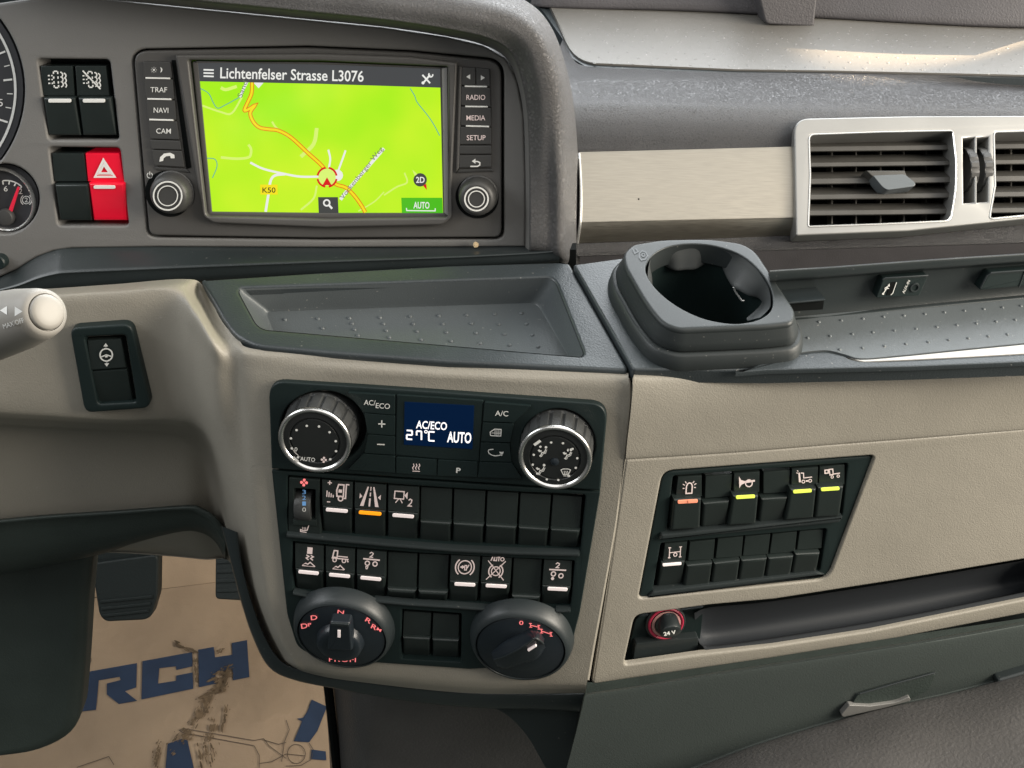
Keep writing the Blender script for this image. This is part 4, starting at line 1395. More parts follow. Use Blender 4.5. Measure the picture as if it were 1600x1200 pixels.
# heater thumbwheel
t = thing('seat_heater_wheel', 'black thumbwheel with fan and seat symbols and small numbers', 'thumbwheel', CO.P(475, 790))
fout = rnd([(451, 746), (499, 750), (501, 837), (450, 833)], 2, 2)
fin = rnd([(459, 763), (493, 765), (492, 812), (460, 811)], 2, 2)
frame('face', CO, fout, [fin], .0015, -.009, 'switch_black', t, bev=.0006)
wc = CO.P(475.5, 788, -.0062)
V, Fs = lathe_geo(wc - CO.u * .0041, CO.u, [(.0105, 0), (.0110, .0006), (.0110, .0096), (.0105, .0102)], 72, ribs=36, ribd=.0004, rib_rows=(1, 2))
wh = mk('wheel', V, Fs, 'rubber_knob', t)
lcdb = mat('wheel_blue', (.15, .3, .55), .5, emit=(.1, .3, .6), es=.35)
for s_, y_, m_ in (('3', 772, 'wheel_blue'), ('2', 781, 'wheel_blue'), ('1', 790, 'wheel_blue'), ('0', 799.5, 'white_print')):
    q0 = CO.P(472, y_, .0052)
    dy = (y_ - 3.5 - 788) * .0004
    hh = sqrt(max(1e-8, .0110 ** 2 - dy ** 2)) - .0062 + .0004
    text(s_, CO, (472.3, y_), (478, y_), 6.8, m_, wh, hh)
T = Icon(CO, (475, 754), 6.4, h=.0018)
ic_fan(T)
T.build('icon', 'lit_red', t)
T = Icon(CO, (475.5, 827), 6.5, 4, h=.0018)
T.L([(1, -1), (.7, .2), (-.4, .3), (-.9, .1), (-.9, .6), (.6, .7)], .2)
for x in (-.5, -.1, .3):
    T.L([(x, -.5), (x + .08, .1)], .12)
T.build('icon', 'lit_pink', t)
slab('ledge', CO, [(457, 812), (494, 813), (494, 822), (458, 821)], .003, -.002, 'switch_black', t, bev=.0006)

xt = [501, 552.5, 605, 656, 708, 760, 811.5, 862.5, 911.5]
xb = [502.5, 551.5, 603.5, 654, 705, 755, 806, 855, 904]
yt = lambda x: 749 + (x - 500) * .0813 - max(0, x - 620) * .021
yr = lambda x: 799 + (x - 500) * .083 - max(0, x - 640) * .024
yb = lambda x: 837 + (x - 500) * .088 - max(0, x - 640) * .035
row1 = [('black switch with truck and level bars symbol', icn(ic_level, .34), 'lit_white'), ('black switch with road lane symbol and lit orange bar', icn(ic_lane, .30, (.5, .5)), 'lit_orange'),
        ('black switch with camera symbol and the number two', icn(ic_camera, .30, (.5, .45)), 'lit_white'),
        ('blank black switch beside the camera switch', None, None), ('second blank black switch right of the camera switch', None, None), ('third blank black switch right of the camera switch', None, None),
        ('last but one blank black switch in the upper centre row', None, None), ('blank black switch at the right end of the upper centre row', None, None)]
for i, (lb, ic, lt) in enumerate(row1):
    a, b, c_, d_ = xt[i] + 1.4, xt[i + 1] - 1.4, xb[i] + 1.4, xb[i + 1] - 1.4
    k0 = .52
    xm0, xm1 = a + (c_ - a) * k0, b + (d_ - b) * k0
    if ic:
        dy = -9
        up = [(a, yt(a)), (b, yt(b)), (xm1, yr(xm1) + dy - .5), (xm0, yr(xm0) + dy - .5)]
        lo = [(xm0, yr(xm0) + dy), (xm1, yr(xm1) + dy), (d_, yb(d_)), (c_, yb(c_))]
        x0, x1 = a + 6.5, b - 8
        rocker(CO, up, lo, lb, ic, lt, ((x0, yr(x0) - 3.2), (x1, yr(x1) - 3.2), 5.2), (.0005, .0032, .0036, -.004))
    else:
        up = [(a, yt(a)), (b, yt(b)), (xm1, yr(xm1)), (xm0, yr(xm0))]
        lo = [(xm0, yr(xm0) + 3), (xm1, yr(xm1) + 3), (d_, yb(d_)), (c_, yb(c_))]
        rocker(CO, up, lo, lb, None, None, None, (-.0018, .0004, .0034, -.004))
xt = [459, 507, 556, 604.7, 653.5, 703, 751.8, 801, 848.5, 896]
xb = [460, 507, 555, 602.7, 650.5, 699, 747, 795.5, 843, 890.5]
yt = lambda x: 848.5 + (x - 459) * .099 - max(0, x - 600) * .052
yr = lambda x: 898 + (x - 470) * .096 - max(0, x - 620) * .046
yb = lambda x: 925.5 + (x - 460) * .107 - max(0, x - 560) * .064
row2 = [('black switch with skid marks over a hill symbol', icn(ic_slip, .30, (.5, .55)), 'lit_white'), ('black switch with truck over a hill symbol', icn(ic_truckhill, .30, (.48, .52)), 'lit_white'), ('black switch with two wheels under a bar symbol, beside the truck on hill switch', icn(ic_axle, .3, (.5, .48)), 'lit_white'),
        ('blank black switch right of the two wheels switch', None, None), ('blank black switch left of the brake circle switch', None, None),
        ('black switch with brake circle symbol', icn(ic_brake, .31), 'lit_white'), ('black switch with crossed out auto brake symbol', icn(ic_autooff, .33), 'lit_white'),
        ('blank olive tinted switch right of the crossed out auto switch', None, None), ('black switch with raised wheel symbol at right end of lower row', icn(lambda i: ic_axle(i, True), .31, (.5, .5)), 'lit_white')]
for i, (lb, ic, lt) in enumerate(row2):
    a, b, c_, d_ = xt[i] + 1.4, xt[i + 1] - 1.4, xb[i] + 1.4, xb[i + 1] - 1.4
    k0 = .55
    xm0, xm1 = a + (c_ - a) * k0, b + (d_ - b) * k0
    if ic:
        dy = -9
        up = [(a, yt(a)), (b, yt(b)), (xm1, yr(xm1) + dy - .5), (xm0, yr(xm0) + dy - .5)]
        lo = [(xm0, yr(xm0) + dy), (xm1, yr(xm1) + dy), (d_, yb(d_)), (c_, yb(c_))]
        x0, x1 = a + 5.5, b - 8
        rocker(CO, up, lo, lb, ic, lt, ((x0, yr(x0) - 4), (x1, yr(x1) - 4), 5), (.0005, .0032, .0036, -.004))
    else:
        up = [(a, yt(a)), (b, yt(b)), (xm1, yr(xm1) + 6), (xm0, yr(xm0) + 6)]
        lo = [(xm0, yr(xm0) + 9), (xm1, yr(xm1) + 9), (d_, yb(d_)), (c_, yb(c_))]
        rocker(CO, up, lo, lb, None, None, None, (-.0018, .0004, .0034, -.004))
rocker(CO, [(630.5, 955), (674, 958), (672, 995), (629, 993)], [(629, 996), (672, 998), (672, 1031), (629, 1028)], 'blank black switch next to the gear selector dial', hs=(-.0018, .0004, .0034, -.004))
rocker(CO, [(676.5, 958), (718, 961), (717, 998), (675, 996)], [(675, 999), (717, 1001), (717, 1033), (675, 1031)], 'blank black switch next to the axle lock dial', hs=(-.0018, .0004, .0034, -.004))

# ------------------------------------------------------------------ climate unit
cu = thing('climate_unit', 'black climate control unit with two knobs and a small display', 'climate control', CO.P(690, 680))
cu_out = rnd([(419, 595), (680, 612), (950, 632), (938, 767), (680, 750), (424, 733)], [28, 0, 28, 2, 0, 2], 7)
kL, kR = (505, 668), (872, 694)
ell = lambda c, rx, ry, n=56, rot=0: [(c[0] + rx * cos(2 * pi * i / n) * cos(rot) - ry * sin(2 * pi * i / n) * sin(rot), c[1] + rx * cos(2 * pi * i / n) * sin(rot) + ry * sin(2 * pi * i / n) * cos(rot)) for i in range(n)]
hL, hR = ell(kL, 67, 57, rot=.05), ell(kR, 58, 55, rot=.05)
frame('faceplate', CO, cu_out, [hL, hR], .0038, -.006, 'panel_black', cu, bev=.0012, seg=3)
slab('knob_well', CO, [(430, 600), (940, 640), (930, 760), (430, 728)], -.005, -.008, 'dark_gap', cu, bev=0)
slab('display_frame', CO, rnd([(620, 617), (755, 626), (748, 721), (684, 717), (618, 711)], 1.5, 2), .0052, .003, 'panel_black', cu, bev=.0006)
lcd = slab('display', CO, [(632, 628), (741, 634), (738, 702), (631, 695)], .0056, .003, 'lcd_navy', cu, bev=.0003)
text('AC/ECO', CO, (650, 669), (698, 672), 12.5, 'lcd_white', lcd, .0060, .012)
text('AUTO', CO, (698.5, 690.5), (736, 692.5), 17, 'lcd_white', lcd, .0060, .02)
sg = Mark(CO, .0060)


def seg7(x, y, w, h, s, k=2.3):
    Pn = {'a': ((0, 0), (1, 0)), 'b': ((1, 0), (1, .5)), 'c': ((1, .5), (1, 1)), 'd': ((0, 1), (1, 1)), 'e': ((0, .5), (0, 1)), 'f': ((0, 0), (0, .5)), 'g': ((0, .5), (1, .5))}
    for ch in s:
        (a, b), (c, d) = Pn[ch]
        sg.stroke([(x + a * w, y + b * h + a * w * .06), (x + c * w, y + d * h + c * w * .06)], k)


seg7(635.5, 672.5, 8.5, 13.5, 'abged')
seg7(651, 673.5, 7.5, 13.5, 'fabc')
seg7(670, 674.5, 9, 14, 'afed')
sg.circ(665.5, 674.5, 2.1, 1.2, n=12)
sg.build('lettering', 'lcd_white', lcd)['kind'] = 'stuff'


def ckey(pts, nm=None, r=2):
    return slab('key', CO, rnd(pts, r, 3), .0056, .003, 'panel_black', cu, bev=.0003)


kd_ = [((543, 613.5), (617, 618), (617, 648.5), (568, 644.5)), ((569, 646), (617, 650), (617, 681), (574, 677.5)), ((574.5, 679), (617, 682.5), (617, 711), (569, 708)), ((567, 709.5), (617, 713), (617, 739), (543, 734)),
       ((619, 714.5), (682, 718.5), (682, 743.5), (619, 739.5)), ((684, 718.5), (746.5, 722), (745.5, 745.5), (683.5, 743.7)),
       ((757, 628.5), (830, 634.5), (803, 660.5), (754.5, 658.5)), ((754.5, 660.5), (803, 662.5), (797, 691.5), (751.5, 690)), ((751.5, 691.5), (796.5, 693.5), (799, 722), (749.5, 721)), ((749.5, 722.5), (800, 723.5), (816, 748), (747, 746))]
keys = [ckey(k_) for k_ in kd_]
kh = .0059
text('AC/', CO, (568.5, 632.5), (586.5, 633.5), 8.4, 'white_print', keys[0], kh, .004)
text('ECO', CO, (587, 637.5), (609, 639), 8.4, 'white_print', keys[0], kh, .004)
Mark(CO, kh).stroke([(591, 662.3), (602, 662.7)], 1.8).stroke([(596.5, 657), (596.5, 668)], 1.8).build('icon', 'white_print', keys[1])
Mark(CO, kh).stroke([(589, 694.3), (601, 694.7)], 1.8).build('icon', 'white_print', keys[2])
i_ = Mark(CO, kh)
for x in (646, 650.5, 655):
    i_.stroke([(x, 734), (x - 1.5, 731), (x + 1, 728), (x, 724.5)], 1.3)
i_.stroke([(644.5, 736), (656, 736.5)], 1.2)
i_.build('icon', 'lit_pink', keys[4])
text('P', CO, (712.5, 738.5), (719.5, 739), 8, 'white_print', keys[5], kh, .03)
text('A/C', CO, (773.5, 649.5), (794, 650.5), 8.4, 'white_print', keys[6], kh, .004)
i_ = Mark(CO, kh).stroke([(766, 675), (773, 670.5), (783, 671), (782.5, 681.5), (766.5, 680.5)], 1.4, True).stroke([(768, 676.5), (782, 677)], 1)
for x in (773.5, 776.5, 779.5):
    i_.stroke([(x, 672), (x, 680)], 1.1)
i_.build('icon', 'white_print', keys[7])
i_ = Mark(CO, kh).stroke([(p.x, p.y) for p in spline([(771, 702, 0), (764, 703, 0), (764, 708, 0), (772, 712, 0), (782, 711, 0), (786, 708, 0)], 4)], 1.5).fill([(780, 706), (787, 706), (784, 713)])
i_.build('icon', 'white_print', keys[8])


def big_knob(face_c, Rm, ang_ptr):
    H = .0205
    fc = CO.P(*face_c, H)
    c0 = fc - CO.n * H
    wr_ = 1
    pr = [(Rm * 1.06, -.006), (Rm * 1.05, .002), (Rm * 1.02, .003), (Rm * 1.0, .0165), (Rm * .985, .0178)]
    V, Fs = lathe_geo(c0, CO.n, pr, 144, u=CO.u, ribs=18, ribd=.0011, rib_rows=(2, 3))
    kn = mk('knob', V, Fs, 'rubber_knob', cu, sharp=30)
    V, Fs = lathe_geo(c0, CO.n, [(Rm * .99, .0168), (Rm * 1.015, .0178), (Rm * 1.01, .0196), (Rm * .965, .0207), (Rm * .91, .0202), (Rm * .87, .0190)], 96)
    mk('chrome_ring', V, Fs[:-1], 'chrome_ring', kn, sharp=80)
    V, Fs = lathe_geo(c0, CO.n, [(Rm * .885, .0185), (Rm * .88, .0192), (Rm * .72, .0195), (Rm * .69, .0186), (Rm * .67, .0186), (Rm * .65, .0194), (Rm * .3, .0196)], 72)
    mk('dial', V, Fs, 'knob_face', kn)
    return kn, H


kn, H = big_knob((491, 690), .0213, 0)
hh = .0207
m_ = Mark(CO, hh)
for x, y in ((479.4, 665.4), (463.4, 672), (498.4, 666.4), (515, 675.4), (454.6, 685), (524.6, 689.4), (456, 700.6), (525, 705), (465.6, 714.6), (516, 717.6)):
    m_.disc(x, y, 2.0, 1.8)
m_.fill([(456.5, 714.5), (459.5, 713), (467.5, 720.5), (464.5, 722.5)])
m_.build('dial_marks', 'white_print', kn)
text('0', CO, (460, 705), (464.5, 705.3), 6.5, 'white_print', kn, hh)
text('AUTO', CO, (469, 719.5), (492, 721.5), 6.3, 'white_print', kn, hh, .01)
i_ = Icon(CO, (506, 718.5), 5, h=hh)
ic_fan(i_)
i_.build('icon', 'lit_pink', kn)
kn, H = big_knob((867, 717), .0209, 0)
m_ = Mark(CO, hh)
for x, y in ((844.4, 698), (861.2, 691.4), (879.6, 692.6), (894.6, 701.4), (902, 716), (899.6, 731), (889.2, 743.6), (872.4, 750), (854.4, 749), (839.4, 740), (832.4, 726), (834, 710.6)):
    m_.disc(x, y, 1.9, 1.7)
m_.fill([(833, 694), (843, 687), (846, 690), (836, 697)])
m_.build('dial_marks', 'white_print', kn)
V, Fs = lathe_geo(CO.P(867, 721, .0195), CO.n, [(.0026, -.001), (.0024, .001), (.0012, .0018)], 20)
mk('hub', V, Fs, 'dial_black', kn)


def seat_man(c, a1, a2):
    i = Icon(CO, c, 7.5, h=hh)
    i.Dt(.55, -.95, .28)
    i.L([(.5, -.55), (.25, .05), (-.3, .15), (-.55, .8), (-.85, .85)], .2)
    i.L([(.75, -.45), (.45, .3), (-.05, .4), (-.35, .95), (-.65, 1.05)], .12)
    if a1:
        i.Fi([(-1.2, -.35), (-.75, -.55), (-.75, -.35), (-.35, -.3), (-.4, .0), (-.8, .0), (-.8, .15)])
    if a2:
        i.Fi([(-.2, -1.1), (.05, -1.2), (.1, -.8), (-.05, -.55), (-.3, -.75)])
    i.build('icon', 'white_print', kn)


seat_man((849, 706), True, False)
seat_man((888, 710), True, True)
seat_man((846, 734), True, False)
i_ = Icon(CO, (884, 738), 7.5, h=hh)
i_.L([(-1, -.5), (-.5, -.7), (.5, -.7), (1, -.5), (.5, .5), (-.5, .5)], .16, True)
for x in (-.35, 0, .35):
    i_.L([(x, -.3), (x + .1, .1), (x, .9)], .13)
i_.build('icon', 'white_print', kn)

# ------------------------------------------------------------------ gear selector and axle lock dials
DL = PL(534, 994, CO.D(534, 994, .010), -6, 1)
DRr = PL(813, 1013, CO.D(813, 1013, .010), -6, 1)


def dial(name, label, pl, c, R0, R1):
    t = thing(name, label, 'rotary dial', pl.P(*c), None)
    cc = pl.P(*c)
    V, Fs = lathe_geo(cc, pl.n, [(R0 * 1.06, -.011), (R0 * 1.05, -.008), (R0 * 1.01, -.003), (R0 * .96, .0), (R1 * 1.02, .0008), (R1, -.001)], 80)
    mk('housing', V, Fs[:-1], 'housing_black', t, sharp=80)
    V, Fs = lathe_geo(cc, pl.n, [(R1 * 1.005, -.004), (R1 * .985, .0002), (R1 * .96, .0006), (R1 * .72, .0008), (R1 * .68, .0014), (R1 * .3, .0022)], 72)
    mk('dial_face', V, Fs, 'dial_black', t, sharp=80)
    return t


t = dial('gear_selector', 'black rotary gear selector with red lit letters around it', DL, (534, 994), .0318, .0285)
V, Fs = lathe_geo(DL.P(533, 997, .0), DL.n, [(.0158, 0), (.0152, .003), (.0145, .0065), (.0128, .0080), (.009, .0086)], 48)
kn = mk('knob', V, Fs, 'dial_black', t, sharp=60)
slab('grip', DL, rnd([(515, 972), (547, 974), (551, 1018), (511, 1016)], 5), .0125, .005, 'dial_black', t, bev=.0016, seg=4)
slab('pointer', DL, [(527.3, 985), (531.8, 985.2), (531.8, 996.5), (527.3, 996.2)], .0130, .012, 'lit_white', t, bev=.0002)
slab('highlight_ridge', DL, rnd([(516, 974), (545, 976), (544, 980), (517, 978)], 1.5), .0134, .012, 'housing_black', t, bev=.0006)
for s_, p0, p1, hp in (('N', (527, 958), (537, 959.5), 5.5), ('D', (486, 969), (496, 968), 7.5), ('D', (471, 982.5), (481, 981), 8), ('P', (482, 979), (487, 977.5), 5), ('R', (570, 970), (578, 975), 7), ('R', (579, 981), (587, 985), 7.5), ('M', (588, 984), (594.5, 987.5), 4.5)):
    text(s_, DL, p0, p1, hp, 'lit_red', t, .0015, .01)
lw = Mark(DL, .0014)
text('PROFI', DL, (514, 1033.5), (556, 1034.5), 7.5, 'lit_red', t, .0015, .0)
t = dial('axle_lock_dial', 'black rotary dial with bar grip turned diagonally and tiny axle symbols', DRr, (813, 1013), .0318, .0282)
gU = [(767, 1019), (784, 1004), (800, 995), (816, 988), (832, 984), (844, 988), (851, 998)]
gR = [(771, 1031), (785, 1027), (800, 1021), (815, 1013), (828, 1003), (836, 997), (849, 1005)]
gL = [(776, 1040), (788, 1044), (800, 1041), (815, 1036), (830, 1032), (842, 1025), (852, 1010)]
mixp = lambda A, B_, w: [(a[0] * (1 - w) + b[0] * w, a[1] * (1 - w) + b[1] * w) for a, b in zip(A, B_)]
gh = [.3, .6, .8, .95, 1.0, 1.0, .85]
hrow = lambda P, h: [(x, y, DRr, h * k_) for (x, y), k_ in zip(P, gh)]
patch('grip', [hrow(gU, -.001), hrow(mixp(gU, gR, .12), .006), hrow(mixp(gU, gR, .75), .0135), hrow(gR, .0150), hrow(mixp(gR, gL, .25), .0142), hrow(mixp(gR, gL, .85), .0115), hrow(gL, .0095), hrow([(x + 1, y + 1.5) for x, y in gL], -.001)], 'dial_black', t, 4, 4, sharp=60)
rd = [DRr.P(772, 1031, .0050), DRr.P(790, 1025, .0098), DRr.P(812, 1014, .0143), DRr.P(828, 1003, .0152), DRr.P(836, 997, .0152), DRr.P(844, 1001, .0145), DRr.P(849, 1006, .0128)]
V, Fs = tube_geo(spline(rd, 4), .0007, 8)
mk('ridge', V, Fs, 'housing_black', t)
slab('pointer', DRr, [(824, 1016), (836.5, 1008.5), (838.5, 1010.5), (826, 1018.5)], .0156, .014, 'lit_white', t, bev=.0002)
text('0', DRr, (811, 976), (817.5, 976.5), 6.5, 'lit_red', t, .0016, .01)
m_ = Mark(DRr, .0016)
for p, q in (((829, 977), (842, 980)), ((846, 986), (861, 991))):
    m_.stroke([p, q], 1.3)
    for c_ in (p, q):
        m_.stroke([(c_[0] - .3, c_[1] - 3.2), (c_[0] + .3, c_[1] + 3.2)], 1.3).stroke([(c_[0] - 2.4, c_[1] - 3), (c_[0] + 2, c_[1] - 2.6)], 1.1).stroke([(c_[0] - 2, c_[1] + 2.8), (c_[0] + 2.6, c_[1] + 3.2)], 1.1)
m_.build('dial_marks', 'lit_red', t)

# ------------------------------------------------------------------ side switch panel on the passenger fascia
sp = thing('side_switch_panel', 'slanted black switch panel set in the beige passenger fascia', 'switch panel', RB.P(1180, 830))
sin_ = rnd([(1046, 742), (1334, 721), (1290, 896), (1016, 930)], [6, 6, 8, 4], 3)
frame('frame', RB, [(x, y) for x, y in sw_out], [rnd([(1052, 744), (1325, 724), (1316, 806), (1042, 834)], 4, 3), rnd([(1033, 849), (1292, 826), (1281, 893), (1020, 926)], 4, 3)], -.002, -.010, 'panel_black', sp, bev=.0012)
slab('backing', RB, [(1040, 735), (1360, 712), (1290, 905), (1000, 935)], -.0135, -.018, 'dark_gap', sp, bev=0)
slab('ledge', RB, rnd([(1034, 836), (1318, 808), (1312, 817), (1030, 845)], 2), .0012, -.006, 'black_satin', sp, bev=.0014)
slab('ledge', RB, rnd([(1021, 925), (1276, 895), (1290, 899), (1012, 934)], 2), .000, -.006, 'black_satin', sp, bev=.0012)
hs1 = (-.0035, -.002, .0022, .0012)
hs0 = (-.0045, -.003, .0008, -.0025)
U1 = [[(1059.5, 745), (1097, 743), (1097, 776), (1055, 780)], [(1102.5, 744), (1145, 741), (1142, 776), (1101, 779.5)], [(1147, 740), (1187.5, 737), (1187, 769.5), (1146, 772.5)], [(1193, 737.5), (1235.5, 734.5), (1233, 769.5), (1192.5, 772)], [(1237.5, 733), (1279, 730), (1277.5, 761), (1236, 764)], [(1281, 729.5), (1320.5, 726), (1320, 757.5), (1279, 760.5)]]
L1_ = [[(1053, 781), (1096.5, 779), (1094, 826), (1048, 830)], [(1099, 787), (1140.5, 783), (1136, 820), (1096, 825)], [(1145.5, 775), (1186, 774), (1181.5, 819), (1137.5, 822.5)], [(1190, 780), (1231.5, 777), (1224, 814), (1185, 819)], [(1235.5, 765), (1276.5, 764), (1271.5, 810), (1226.5, 814)], [(1278.5, 762), (1319, 760), (1312.5, 807), (1273.5, 810)]]
I1 = [('black switch with beacon symbol and orange bar', icn(ic_beacon, .29, (.5, .5)), 'salmon_lens', ((1059, 785), (1090.5, 783.2), 5.2), True),
      ('blank black switch left of the horn switch', None, None, None, False), ('black switch with horn symbol and yellow green bar', icn(ic_horn, .31), 'lit_yellow', ((1150, 777.8), (1180, 776), 5), False),
      ('blank black switch right of the horn switch', None, None, None, False), ('black switch with truck work light symbol and yellow green bar', icn(ic_worktruck, .3), 'lit_yellow', ((1239.5, 769), (1268.5, 767), 5), False),
      ('black switch with truck lamp symbol at the right end', icn(ic_lamptruck, .28, (.5, .42)), 'lit_yellow', ((1283, 765.5), (1312, 763.5), 5), False)]
for u_, l_, (lb, ic, lt, lp, spl) in zip(U1, L1_, I1):
    rocker(RB, u_, l_, lb, ic, lt, lp, hs1 if ic else hs0, split=spl, base=-.0135)
U2 = [[(1039, 850), (1074.5, 847), (1071, 877.5), (1034, 881)], [(1078, 847), (1118, 843), (1115, 874), (1075, 877)], [(1122, 842), (1162, 838), (1159, 870), (1118, 873)], [(1164.5, 838), (1204.5, 834.5), (1200.5, 866), (1160.5, 869.5)], [(1207, 834.5), (1246, 830.5), (1242.5, 862.5), (1202.5, 866)], [(1249.5, 830), (1287.5, 827), (1284, 857), (1245, 860)]]
L2_ = [[(1031.5, 887), (1071, 884), (1066, 917.5), (1025, 922.5)], [(1073.5, 884), (1114, 880), (1109, 915), (1068, 919.5)], [(1116, 880.5), (1157, 876), (1152, 911), (1111, 915)], [(1159, 876), (1199.5, 872.5), (1194, 905), (1153.5, 910)], [(1201, 872.5), (1241, 869), (1235, 902), (1195.5, 905.5)], [(1243, 866), (1282, 864), (1276, 896), (1236.5, 899.5)]]
B2 = ['blank black switch beside the differential lock switch', 'second blank switch right of the differential lock switch', 'third blank switch right of the differential lock switch', 'last but one blank switch in the lower side row', 'blank switch at the right end of the lower side row']
for k_ in range(6):
    if k_ == 0:
        rocker(RB, [(1039, 850), (1074.5, 847), (1071, 876), (1035, 879)], [(1034, 880), (1071, 877), (1066, 917.5), (1025, 922.5)], 'black switch with differential lock symbol and white bar', icn(ic_diff, .29, (.5, .5)), 'lit_white', ((1035.5, 883.5), (1065, 881), 4), (-.0025, -.001, .0005, -.006), base=-.0135)
    else:
        rocker(RB, U2[k_], L2_[k_], B2[k_ - 1], hs=hs0, base=-.0135)

# 24 V socket
t = thing('power_socket', 'round power socket with red ring and black plug cap', 'power socket', RB.P(1042, 980, -.01))
SK = PL(1040, 976, RB.D(1040, 976, -.016), 9, 14)
V, Fs = lathe_geo(SK.P(1038, 969, 0), SK.n, [(.0135, -.002), (.0135, .0035), (.0125, .0042), (.0118, .0035), (.0105, -.004), (.0095, -.006)], 48)
mk('collar', V, Fs, 'black_satin', t)
V, Fs = lathe_geo(SK.P(1038, 969, 0), SK.n, [(.0122, .003), (.0120, .0046), (.0113, .0050), (.0104, .0045), (.0098, .001)], 48)
mk('ring', V, Fs[:-1], 'socket_red', t)
V, Fs = lathe_geo(SK.P(1038, 969, 0), SK.n, [(.0098, .0048), (.0088, .0053), (.0080, .0052), (.0072, .0005)], 48)
mk('ring', V, Fs[:-1], 'socket_pale', t)
V, Fs = lathe_geo(SK.P(1039, 971, .002), SK.n, [(.0075, -.004), (.0075, .0042), (.006, .0056)], 36)
mk('plug', V, Fs, 'black_satin', t)
V, Fs = lathe_geo(SK.P(1047, 985, .011), (SK.n * .8 - SK.v * .35).normalized(), [(.0070, -.009), (.0073, .0), (.0069, .0016), (.0050, .0022)], 36)
cp = mk('cap', V, Fs, 'black_satin', t)
text('24 V', SK, (1037.5, 993.5), (1056.5, 990), 5.8, 'white_print', cp, .0150, .03)

# ------------------------------------------------------------------ aluminium trim and vents
t = thing('trim_panel', 'brushed aluminium trim panel left of the air vents', 'trim panel', VE.P(1070, 305))
rows = [[(905, 239.5, VE, -.004), (1070, 235.5, VE, -.004), (1239.5, 231, VE, -.004)], [(905, 239.5, VE, .001), (1070, 235.5, VE, .001), (1239.5, 231, VE, .001)], [(905.5, 242, VE, .0022), (1070, 238, VE, .0022), (1239.5, 233.5, VE, .0022)],
        [(907.5, 290, VE, .0032), (1070, 286, VE, .0032), (1241.5, 282, VE, .0032)], [(907, 340, VE, .0025), (1070, 336, VE, .0025), (1242.5, 333, VE, .0025)], [(906, 350, VE, .0017), (1070, 346, VE, .0017), (1242.7, 342, VE, .0017)], [(904, 366, VE, -.0025), (1070, 360, VE, -.0025), (1243, 356, VE, -.0025)], [(902, 380, VE, -.008), (1070, 374, VE, -.008), (1243, 368, VE, -.008)]]
patch('panel', rows, 'brushed_aluminium', t, 6, 5, sharp=60)
eg = [VE.P(905, 239.5, .002), VE.P(907.5, 290, .0032), VE.P(907, 340, .0025), VE.P(905, 360, -.001), VE.P(902, 380, -.008)]
V, Fs = tube_geo(spline(eg, 5), .0010, 8)
mk('bevelled_edge', V, Fs, 'silver_edge', t)
V, Fs = tube_geo([VE.P(905, 239.5, .0012), VE.P(1070, 235.5, .0012), VE.P(1239.5, 231, .0012)], .0008, 8)
mk('bevelled_edge', V, Fs, 'silver_edge', t)
V, Fs = lathe_geo(VE.P(998, 311, .0031), VE.n, [(.0006, 0), (.0004, .0004)], 10)
mk('speck', V, Fs, 'dark_gap', t)

v = thing('air_vent', 'silver double air vent with black louvres', 'air vent', VE.P(1400, 270))
vo = rnd([(1241, 185), (1420, 181), (1690, 180), (1880, 179), (1880, 315), (1690, 333), (1420, 361), (1244, 368)], [24, 0, 0, 12, 12, 0, 0, 3], 7)
o1 = rnd([(1264, 210), (1380, 206), (1489, 204), (1494, 250), (1494, 290), (1485, 345), (1380, 350), (1263, 354), (1266, 275)], [9, 0, 5, 0, 20, 10, 0, 4, 0], 5)
o2 = rnd([(1553, 206), (1670, 203), (1830, 201), (1830, 316), (1670, 330), (1546, 342), (1555, 290), (1554, 250)], [6, 0, 6, 6, 0, 6, 0, 20], 5)
w1 = [(1505, 216), (1523, 215), (1523, 316), (1506, 317)]
w2 = [(1527, 215), (1545, 214), (1544, 315), (1527, 316)]
frame('housing', VE, vo, [o1, o2, w1, w2], .0085, -.012, 'silver_paint', v, bev=.0012, seg=3, obase=-.006)
slab('duct', VE, [(1250, 195), (1865, 188), (1865, 328), (1250, 362)], -.024, -.03, 'dark_gap', v, bev=0)


def tubeline(pts, h, nm, m, par, r=.0006):
    V, Fs = tube_geo([VE.P(x, y, h) for x, y in pts], r, 6, cap=False)
    mk(nm, V, Fs, m, par)


tubeline(o1 + [o1[0]], .0085, 'opening_edge', 'silver_edge', v)
tubeline(o2 + [o2[0]], .0085, 'opening_edge', 'silver_edge', v)
for x in (1300, 1337.5, 1376, 1412.5, 1447.5, 1478):
    slab('vane', VE, [(x - 1.6, 208), (x + 1.6, 208), (x + 1.4, 350), (x - 1.4, 350)], -.0135, -.023, 'vent_plastic', v, bev=.0004)
for x in (1580, 1617, 1656, 1695, 1734, 1773, 1812):
    slab('vane', VE, [(x - 1.6, 204), (x + 1.6, 204), (x + 1.4, 338 - max(0, x - 1620) * .09), (x - 1.4, 338 - max(0, x - 1620) * .09)], -.0135, -.023, 'vent_plastic', v, bev=.0004)


def louvre(x0, x1, ya, yb_, yc, sl):
    V = []
    for x in (x0, x1):
        d_ = (x - x0) * sl
        for y, h in ((ya, -.014), (yb_ - 3, -.0035), (yb_ - 1.5, -.0022), (yc, -.0022), (yc + 1.5, -.0035), (ya + 9, -.016)):
            V.append(VE.P(x, y + d_, h))
    n = 6
    Fs = [(i, (i + 1) % n, n + (i + 1) % n, n + i) for i in range(n)] + [tuple(range(n)), tuple(reversed(range(n, 2 * n)))]
    return V, Fs


